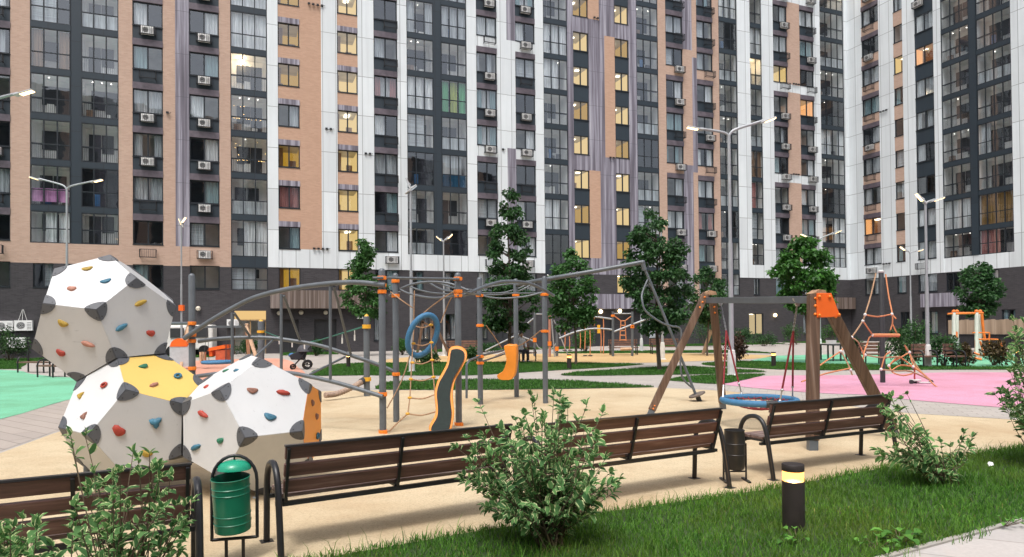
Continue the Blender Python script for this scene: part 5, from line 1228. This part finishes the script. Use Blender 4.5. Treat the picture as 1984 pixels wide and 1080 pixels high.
b=MB(); b.box(-26*s,32*s,-.7,.75,.72,.77); b.build('tabletop','steel_dark',tt)
for x in (-22,-8,28):
    for y in (-.6,.65): b=MB(); b.beam((x*s,y,0),(x*s,y,.72),.06,.06); b.build('leg','steel_dark',tt)
b=MB(); b.box(-20*s,0,.2,.24,.775,.95); b.box(30*s*.8,34*s,.2,.24,.775,.95); b.build('net_panel','lamp_base_white',tt)
# ---------------------------------------------------------------- far benches, person, pushchair
pm('bench_far_wood',(.16,.085,.06),.55,.3,8.)
def farbench(px,fy,w,label,rz=0.,back=True):
    p=gp(px,fy); s=p.y/F; L_=w*s; t=thing('garden_bench',label,'bench',tuple(p),rz,'distant benches')
    b=MB(); b.box(-L_/2,L_/2,-.25,.2,.40,.45); b.build('seat','bench_far_wood',t)
    if back:
        b=MB()
        for z in (.52,.66,.80): b.box(-L_/2,L_/2,.2,.24,z,z+.11)
        b.build('backrest','bench_far_wood',t)
    for x in (-L_/2+.08,L_/2-.08):
        b=MB(); b.tube(crv([(x,-.24,0),(x,-.24,.5),(x,-.1,.64),(x,.2,.62)],3),.03,8); b.tube([(x,.22,0),(x,.22,.9)],.03,8); b.build('leg','steel_black',t)
farbench(1208,688,56,'far wooden bench behind the rope ladder'); farbench(1288,686,56,'far wooden bench right of the rope ladder bench')
farbench(1022,701,34,'far wooden bench beside the seated person',.9); farbench(895,690,60,'far wooden bench half hidden behind the wavy balance board'); farbench(1792,712,42,'dark wooden bench at the foot of the right wing lamp',.3); farbench(1690,706,44,'dark bench behind the climbing net'); farbench(1850,712,34,'dark low bench between the right hand shrubs',.4)
farbench(70,722,70,'backless pale bench beside the green rubber at the far left',-.25,False); farbench(100,731,50,'second backless bench touching the climbing dodecahedron at the left',-.35,False)
pm('skin',(.42,.25,.18),.6,.1,20.); pm('shirt_white',(.62,.64,.68),.8,.15,10.); pm('trousers_dark',(.02,.022,.03),.8,.2,10.); pm('hair_dark',(.02,.014,.01),.7,.2,20.)
pp=gp(1011,702); t=thing('person','seated person in a white top and dark trousers on the far bench','person',tuple(pp),.5)
def skin(name,verts,edges,radii,mt,parent,sub=2):
    me=bpy.data.meshes.new(name); me.from_pydata(verts,edges,[]); o=link(name,me,parent); me.materials.append(MATS[mt])
    m=o.modifiers.new('skin','SKIN'); m.use_smooth_shade=True
    for i,r in enumerate(radii): me.skin_vertices[0].data[i].radius=(r,r)
    me.skin_vertices[0].data[0].use_root=True
    s=o.modifiers.new('sub','SUBSURF'); s.levels=s.render_levels=sub; return o
V_=[(0,.1,.5),(0,.12,.72),(0,.1,1.0),(0,.08,1.16),(0,.05,1.25),(0,.04,1.33),(.1,0,.5),(.12,-.38,.5),(.13,-.36,.08),(.13,-.48,.05),(-.1,0,.5),(-.12,-.38,.5),(-.13,-.36,.08),(-.13,-.48,.05),(.19,.08,1.08),(.24,.02,.84),(.12,-.2,.72),(-.19,.08,1.08),(-.24,.02,.84),(-.12,-.2,.72)]
E_=[(0,1),(1,2),(2,3),(3,4),(4,5),(0,6),(6,7),(7,8),(8,9),(0,10),(10,11),(11,12),(12,13),(2,14),(14,15),(15,16),(2,17),(17,18),(18,19)]
R_s=[.14,.13,.15,.07,.075,.06,.1,.075,.045,.04,.1,.075,.045,.04,.07,.05,.035,.07,.05,.035]
skin('body',V_,E_,R_s,'shirt_white',t)
b=MB(); b.ball((0,.03,1.32),.105,14,(.85,.95,1.12)); b.ball((0,-.075,1.31),.02,8); b.build('head','skin',t,smooth=60)
b=MB(); b.ball((0,.055,1.36),.115,14,(.9,.95,1.0)); b.build('hair','hair_dark',t,smooth=60)
b=MB()
for sx in (1,-1): b.tube([(sx*.08,.1,.52),(sx*.12,-.38,.51),(sx*.13,-.37,.06)],[.11,.085,.06],10); b.beam((sx*.13,-.34,.035),(sx*.13,-.55,.03),.09,.07)
b.build('trousers','trousers_dark',t,smooth=60)
ps=gp(586,716); t=thing('pushchair','dark folded-hood pushchair standing on the path behind the climbing arch','pushchair',tuple(ps),.2); s=ps.y/F
def wheelat(x,y,z,r):
    b=MB(); b.tube([(x+r*.8*math.cos(a),y,z+r*.8*math.sin(a)) for a in [2*math.pi*k/16 for k in range(16)]],r*.2,6,closed=True); b.tube([(x-r*.7,y,z),(x+r*.7,y,z)],.012,5); b.tube([(x,y,z-r*.7),(x,y,z+r*.7)],.012,5); b.build('wheel','steel_black',t)
for y in(-.25,.25): wheelat(.2,y,.2,.2); wheelat(-.38,y*.6,.12,.12)
b=MB()
for y in (-.25,.25): b.tube([(-.38,y*.6,.12),(.0,y,.55),(.35,y,.98)],.02,8); b.tube([(.2,y,.2),(.0,y,.55)],.02,8)
b.tube([(.35,-.25,.98),(.35,.25,.98)],.022,8); b.build('frame','steel_black',t)
b=MB(); b.hexa([(-.45,-.2,.42),(.1,-.2,.4),(.1,.2,.4),(-.45,.2,.42),(-.5,-.2,.62),(.25,-.2,.95),(.25,.2,.95),(-.5,.2,.62)]); b.build('seat','trousers_dark',t,bevel=.04)
b=MB(); b.lathe([(.32,0),(.29,.15),(.18,.26),(0,.3)],(.1,0,.75),14); b.build('hood','clutter_dark',t,smooth=60)
b=MB(); b.ball((-.42,0,.6),.15,10,(1,1,.7)); b.build('footmuff','clutter_blue',t,smooth=60)
# ---------------------------------------------------------------- toddler swing, play panel, rope posts (left background)
pm('timber_pale',(.50,.33,.21),.6,.2,8.)
w0=gp(420,714); ts=thing('toddler_swing','pale timber legged toddler swing stand behind the climbing arch','swing frame',tuple(w0)); Yw=w0.y
def X_(*p): return [Vector(at(x,y,Yw+d))-w0 for x,y,d in p]
for a,c in (((351,711,-.6),(366,634,0)),((348,690,.6),(366,630,0)),((497,694,-.6),(477,632,0)),((482,690,.6),(478,628,0))):
    b=MB(); b.beam(X_(a)[0],X_(c)[0],.13,.1,(0,1,0)); b.build('leg','timber_pale',ts)
b=MB(); b.beam(*X_((366,634,0),(478,633,0)),.1,.1); b.build('crossbar','steel_grey',ts)
nn=Vector(at(421,702,Yw)); t=thing('nest_swing','small blue ring nest swing hanging low under the toddler swing','swing seat',tuple(nn))
b=MB(); b.tube([(.6*math.cos(2*math.pi*k/28),.6*math.sin(2*math.pi*k/28),0) for k in range(28)],.075,8,closed=True); b.build('rim','swing_blue_bright' if 'swing_blue_bright' in MATS else 'ring_blue',t,smooth=60)
for sx in (-1,1):
    for sy in (-.5,.5): b=MB(); b.tube([(sx*.5,sy*.6,.03),(sx*.42,0,at(421,634,Yw).z-nn.z)],.012,5); b.build('rope','steel_dark',t)
pa=gp(347,716); t=thing('play_barrier','low pale grey play panel with red arch behind the top dodecahedron','play panel',tuple(pa)); s=pa.y/F
b=MB(); b.box(-17*s,20*s,-.06,.06,.12,46*s); b.build('panel','lamp_housing',t)
b=MB(); b.prism([(-16*s,-.08,44*s),(18*s,-.08,44*s)]+[(s+17*s*math.cos(a),-.08,44*s+16*s*math.sin(a)) for a in [math.pi*k/10 for k in range(1,10)]],(0,.16,0)); b.build('arch','plate_orange',t)
pm('house_red',(.48,.10,.04),.5,.2,6.,grime=.3); rt=gp(428,702); t=thing('play_house','small red play house with dark opening behind the toddler swing','play house',tuple(rt)); s=rt.y/F
b=MB(); b.box(-4*s,14*s,-.4,.4,0,24*s); b.build('body','house_red',t)
b=MB(); b.hexa([(-18*s,-.45,22*s),(15*s,-.45,27*s),(15*s,.45,27*s),(-18*s,.45,22*s),(-17*s,-.45,28*s),(14*s,-.45,34*s),(14*s,.45,34*s),(-17*s,.45,28*s)]); b.build('roof','plate_orange',t)
b=MB(); b.box(-17*s,-11*s,-.35,.35,12*s,22*s); b.build('side_panel','plate_orange',t)
for x in (-40,-34): b=MB(); b.box(x*s,(x+4)*s,-.1,.1,0,20*s); b.build('stump','timber_pale',t)
for px,fy,ty,bands,lab in ((506,720,622,(643,),'grey post with gold cap and yellow band behind the climbing arch'),(711,768,612,(633,735),'grey post with gold cap and two yellow bands beside the thick knotted rope')):
    p=gp(px,fy); t=thing('rope_post',lab,'post',tuple(p),0,'rope course posts'); h=at(px,ty,p.y).z; r=6*p.y/F if px>600 else 6*p.y/F; b=MB(); b.lathe([(r,0),(r,h-.06),(r*.9,h-.02),(0,h)],(0,0,0),16); b.build('post','steel_grey',t,smooth=40)
    b=MB(); b.lathe([(r*.95,h-.05),(r*.5,h+.02),(0,h+.05)],(0,0,0),12); b.build('cap','clamp_yellow',t,smooth=50)
    for y in bands:
        z=at(px,y,p.y).z; b=MB(); b.lathe([(r,z-.05),(r+.03,z-.05),(r+.03,z+.05),(r,z+.05)],(0,0,0),16); b.build('band','clamp_yellow',t)
pa,pb=gp(506,720),gp(711,768); a=at(513,643,pa.y); c=at(706,633,pb.y)
pm('rope_green',(.02,.13,.09),.7,.2,20.)
t=thing('hand_rope','sagging green hand rope with white tags strung between the two gold capped posts','rope',tuple(a))
m=lambda x,y: at(x,y,pa.y+(pb.y-pa.y)*(x-506)/205)
b=MB(); b.tube([p-a for p in crv([a,m(545,655),m(585,663),m(612,661),m(650,650),c],5)],.022,6); b.build('rope','rope_green',t,smooth=60)
for x,y in ((541,652),(566,657),(590,660),(663,646),(687,639)):
    b=MB(); p=m(x,y)-a; b.tube([p,p+Vector((0,0,-.14))],.012,5); b.tube([p+Vector((0,0,-.14)),p+Vector((0,0,-.3))],.022,5); b.build('tag','paint_white',t)
a=gp(708,768); a.z=at(706,735,a.y).z; e=at(630,766,a.y-1.1); b=MB(); pts=[]
t=thing('knotted_rope','thick braided beige rope running from the gold capped post to the orange panel','rope',tuple(a)); N=90; bz=crv([a,a.lerp(e,.3)+Vector((0,0,-.07)),a.lerp(e,.7)+Vector((0,0,-.08)),e],30)
b.tube([p-a for p in bz],[.045+.03*abs(math.sin(i*.8)) for i in range(len(bz))],9); b.build('rope','rope_beige' if 'rope_beige' in MATS else 'ring_beige',t,smooth=70) if False else None
pm('rope_beige',(.36,.26,.2),.95,.3,25.,bump=.5); b.build('strands','rope_beige',t,smooth=70)
b=MB(); b.tube([(0,0,0),tuple((bz[14]-a))],.085,10); b.build('sleeve','steel_dark',t,smooth=60)
# ---------------------------------------------------------------- far rope course on the sand coloured rubber
r0=gp(1187,691); rc_=thing('rope_course','distant rope course of grey posts, arched bars, hanging ropes and an orange rope ladder','rope course',tuple(r0)); Yr=r0.y
def Z_(*p): return [Vector(at(x,y,Yr+(d[0] if d else 0)))-r0 for x,y,*d in p]
for x,yb,yt,mt in ((1187.5,691,604,'steel_grey'),(1225,690,604,'steel_grey'),(1036,690,605,'steel_grey'),(1079,690,622,'steel_grey'),(1065,693,612,'hold_s')):
    b=MB(); b.tube(Z_((x,yb),(x,yt)),.075,10); b.build('post',mt,rc_,smooth=40)
    for y in ((yt+8,),(yt+28,yt+30)) [int(x>1200)] if x>1180 else (yt+52,yt+56):
        b=MB(); z=Z_((x,y))[0]; b.tube([z-Vector((0,0,.06)),z+Vector((0,0,.06))],.11,10); b.build('clamp','clamp_orange',rc_)
for pts,r in (([(1122,617),(1140,614.5),(1160,615),(1188,619)],.05),([(1084,656),(1110,645),(1140,638),(1165,637),(1189,639.5)],.05),([(1190,608),(1225,608)],.03),([(1140,616),(1138,639)],.035),([(1190,643),(1225,629),(1258,617)],.05),([(1010,652),(1036,662)],.04),([(1005,640),(1038,614)],.04),([(940,680),(1000,650),(1012,645)],.04),([(960,635),(985,645)],.035),([(1068,613),(1075,695)],.04),([(1073,620),(1100,688)],.03),([(1036,609),(1055,609)],.03),([(1036,660),(1046,676),(1068,676),(1078,664)],.03)):
    b=MB(); b.tube(crv(Z_(*pts),4),r,8); b.build('bar','galvanised',rc_,smooth=60)
for x,y0_,y1_ in ((1094,632,681),(1103,652,680),(1124,645,677),(1133,617,677),(1143,640,690),(1164,639,684),(1169,617,686),(1151,616,632)):
    b=MB(); b.tube(Z_((x,y0_),(x+1,(y0_+y1_)/2),(x,y1_)),.028,6); b.build('rope','rope_orange',rc_)
for x,y in ((1094,680),(1105,680),(1127,677),(1134,690),(1144,690)):
    b=MB(); c=Z_((x,y))[0]; b.lathe([(.0,0),(.12,0),(.12,.05),(0,.05)],tuple(c),12); b.build('step_disc','steel_dark',rc_)
b=MB(); b.box(*[v for v in (Z_((1150.5,0))[0].x,Z_((1156,0))[0].x)],-.04,.04,Z_((1153,646))[0].z,Z_((1153,630))[0].z); b.build('yellow_panel','clamp_yellow',rc_)
for pts in ([(1191,613),(1203,622),(1201,661)],[(1223,613),(1211,622),(1213,661)],[(1202,631),(1212,631)],[(1202,641),(1212,641)],[(1202,650),(1213,650)],[(1202,659),(1213,659)],[(1203,622),(1211,622)]):
    b=MB(); b.tube(Z_(*pts),.03,6); b.build('ladder_rope','rope_orange',rc_)
b=MB(); b.tube(Z_((1202,677),(1224,676)),.08,8); b.build('log_seat','timber_pale',rc_)
tw=gp(845,696); t=thing('swing_stand','distant dark timber A-frame seen through the blue ring','swing frame',tuple(tw)); Yq=tw.y
def Y_(*p): return [Vector(at(x,y,Yq))-tw for x,y in p]
for a,c in (((808,688),(820,622)),((846,694),(836,622)),((872,690),(848,640))): b=MB(); b.beam(*Y_(a,c),.14,.12,(0,1,0)); b.build('leg','timber',t)
b=MB(); b.beam(*Y_((818,624),(850,640)),.12,.12); b.build('crossbar','timber',t)
lg=gp(1362,688); t=thing('leaning_log','short leaning log of the far swing behind the left swing legs','log',tuple(lg)); b=MB(); b.tube([Vector(at(1362,686,lg.y))-lg,Vector(at(1378,640,lg.y))-lg],.1,10); b.build('log','timber_pale',t,smooth=50)
# ---------------------------------------------------------------- wall mounted bits
def onwall(px,py,v=0.): return onpl(px,py,A0+FN*v,FN)
emit('globe_lit',(1,.75,.4),5.); pm('globe_white',(.6,.55,.45),.4,.05,5.)
for px,py,lit,lab in ((384,598,0,'unlit round wall lamp left of the wooden entrance'),(541,607,0,'round wall lamp under the left end of the pale canopy'),(583.5,606,0,'round wall lamp under the middle of the pale canopy'),(631,606,0,'round wall lamp under the right part of the pale canopy'),(1164,604,1,'glowing round wall lamp under the purple canopy, left one'),(1201,603,1,'glowing round wall lamp under the purple canopy, right one'),(1502,611,1,'glowing round wall lamp right of the lit ground floor window')):
    p=onwall(px,py,.12); t=thing('wall_lamp',lab,'wall lamp',tuple(p),FANG,'round wall lamps'); b=MB(); b.ball((0,0,0),.16,16); b.build('globe','globe_lit' if lit else 'globe_white',t,smooth=60)
    b=MB(); b.box(-.06,.06,.1,.124,-.06,.06); b.build('bracket','steel_dark',t)
for i,(px,py,lab) in enumerate(((6,642,'upper wall air conditioner at the left edge, cut by it'),(44,641,'upper wall air conditioner with cable loops, left wall'),(30,674,'lower wall air conditioner under the one with cable loops'),(451,634,'wall air conditioner left of the wooden entrance'),(701,618,'small wall air conditioner beside the entrance recess'))):
    p=onwall(px,py,.0); t=thing('air_conditioner',lab,'air conditioner',tuple(p),FANG,'wall air conditioners'); o=link('housing',acunit(),t,(-.37,-.01,-.0)); 
    if i<3: o.scale=(1.25,1,1.2)
    b=MB(); 
    for x in (-.3,.3): b.box(x-.02,x+.02,-.32,-.002,-.05,-.01)
    b.build('bracket','steel_dark',t)
    if i==1:
        b=MB(); b.tube([(-.2,-.1,.6),(.0,-.05,1.3),(.05,-.05,1.3),(.25,-.1,.6)],.014,5); b.tube([(0,-.1,.6),(.03,-.05,1.28)],.014,5); b.build('cable','lamp_base_white',t)
p=onwall(1298,606,.05); t=thing('lit_sign','small glowing white sign board over the far doorway','sign',tuple(p),FANG); b=MB(); b.box(-.75,.75,-.1,-.002,-.22,.22); b.build('housing','steel_dark',t); emit('sign_white',(.85,.95,1.),1.6); b=MB(); b.box(-.7,.7,-.118,-.102,-.17,.17); b.tube([(0,-.1,0),(0,-.13,0)],.26,20); b.build('light_face','sign_white',t)
p=onwall(1267,630,.03); t=thing('window_poster','pale blue window poster with a grid of grey squares beside the far doorway','poster',tuple(p),FANG)
b=MB(); b.box(-.5,.5,-.03,-.004,-1.1,1.0); b.build('sheet','blind_white',t); b=MB()
for r_ in range(3):
    for c_ in range(4): b.box(-.42+c_*.22,-.27+c_*.22,-.036,-.031,-.25+r_*.36,-.05+r_*.36)
b.build('squares','clutter_blue',t)
# van behind the play panel
vn=gp(346,690); t=thing('parked_van','white van mostly hidden behind the dodecahedra at the left','van',tuple(vn),.25)
b=MB(); b.hexa([(-.9,-.9,.4),(2.2,-.9,.4),(2.2,.9,.4),(-.9,.9,.4),(-.6,-.8,2.0),(2.2,-.8,2.0),(2.2,.8,2.0),(-.6,.8,2.0)]) ; b.build('body','paint_white',t,bevel=.1)
b=MB(); b.box(-.3,.5,-.925,-.86,1.2,1.8); b.box(.9,1.9,-.915,-.86,1.2,1.8); b.build('window','steel_dark',t)
for x in (-.2,1.7):
    b=MB(); b.tube([(x,-.95,.36),(x,-.7,.36)],.34,18); b.build('wheel','steel_black',t,smooth=40)
# ---------------------------------------------------------------- light
w=bpy.data.worlds.new('World'); SC.world=w; w.use_nodes=True; nt_=w.node_tree; bg=nt_.nodes['Background']
SUN_EL,SUN_AZ=rad(64),rad(196)
sk=nt_.nodes.new('ShaderNodeTexSky'); sk.sky_type='NISHITA'; sk.sun_disc=False; sk.sun_elevation=SUN_EL; sk.sun_rotation=SUN_AZ; sk.air_density=1.; sk.dust_density=6.; sk.ozone_density=1.
hs=nt_.nodes.new('ShaderNodeHueSaturation'); hs.inputs['Saturation'].default_value=.5; nt_.links.new(sk.outputs[0],hs.inputs['Color']); nt_.links.new(hs.outputs[0],bg.inputs[0]); bg.inputs[1].default_value=.15
ld=bpy.data.lights.new('sun','SUN'); ld.energy=1.2; ld.angle=rad(13); ld.color=(1,.985,.965); lo=bpy.data.objects.new('sun',ld); COL.objects.link(lo)
dirv=Vector((math.sin(SUN_AZ)*math.cos(SUN_EL),math.cos(SUN_AZ)*math.cos(SUN_EL),math.sin(SUN_EL))); lo.rotation_euler=dirv.to_track_quat('Z','Y').to_euler()
SC.view_settings.view_transform='Standard'; SC.view_settings.look='None'; SC.view_settings.exposure=.52; SC.view_settings.gamma=1
SC.cycles.max_bounces=8; SC.cycles.transparent_max_bounces=12; SC.cycles.use_denoising=True
# ---------------------------------------------------------------- unseen block added behind the viewpoint for the windows to mirror
ob=thing('apartment_block','unseen block added behind the viewpoint for the facing windows to mirror','building',(-80,-58,0))
rb_=random.Random(6); x=0; parts={}
while x<170:
    for m,wd in (('white_cladding',2.2),('dark_cladding',3.4),('brick_tan',2.6),('dark_cladding',3.0),('wood_purple',1.6)):
        parts.setdefault(m,MB()).box(x,x+wd,-.4,0,0,47.); 
        if m=='dark_cladding':
            for k in range(16): parts.setdefault('window_glass_dark',MB()).box(x+.3,x+wd-.3,0,.06,2.9*k+1.,2.9*k+2.7)
        x+=wd
for m,b in parts.items():
    if m!='window_glass_dark': b.build('cladding',m,ob)
pm('window_glass_dark',(.03,.035,.04),.12,.2,1.); parts['window_glass_dark'].build('window','window_glass_dark',ob)
b=MB(); b.box(0,170,-14,-.41,0,47); b.build('wall','room_dark',ob)
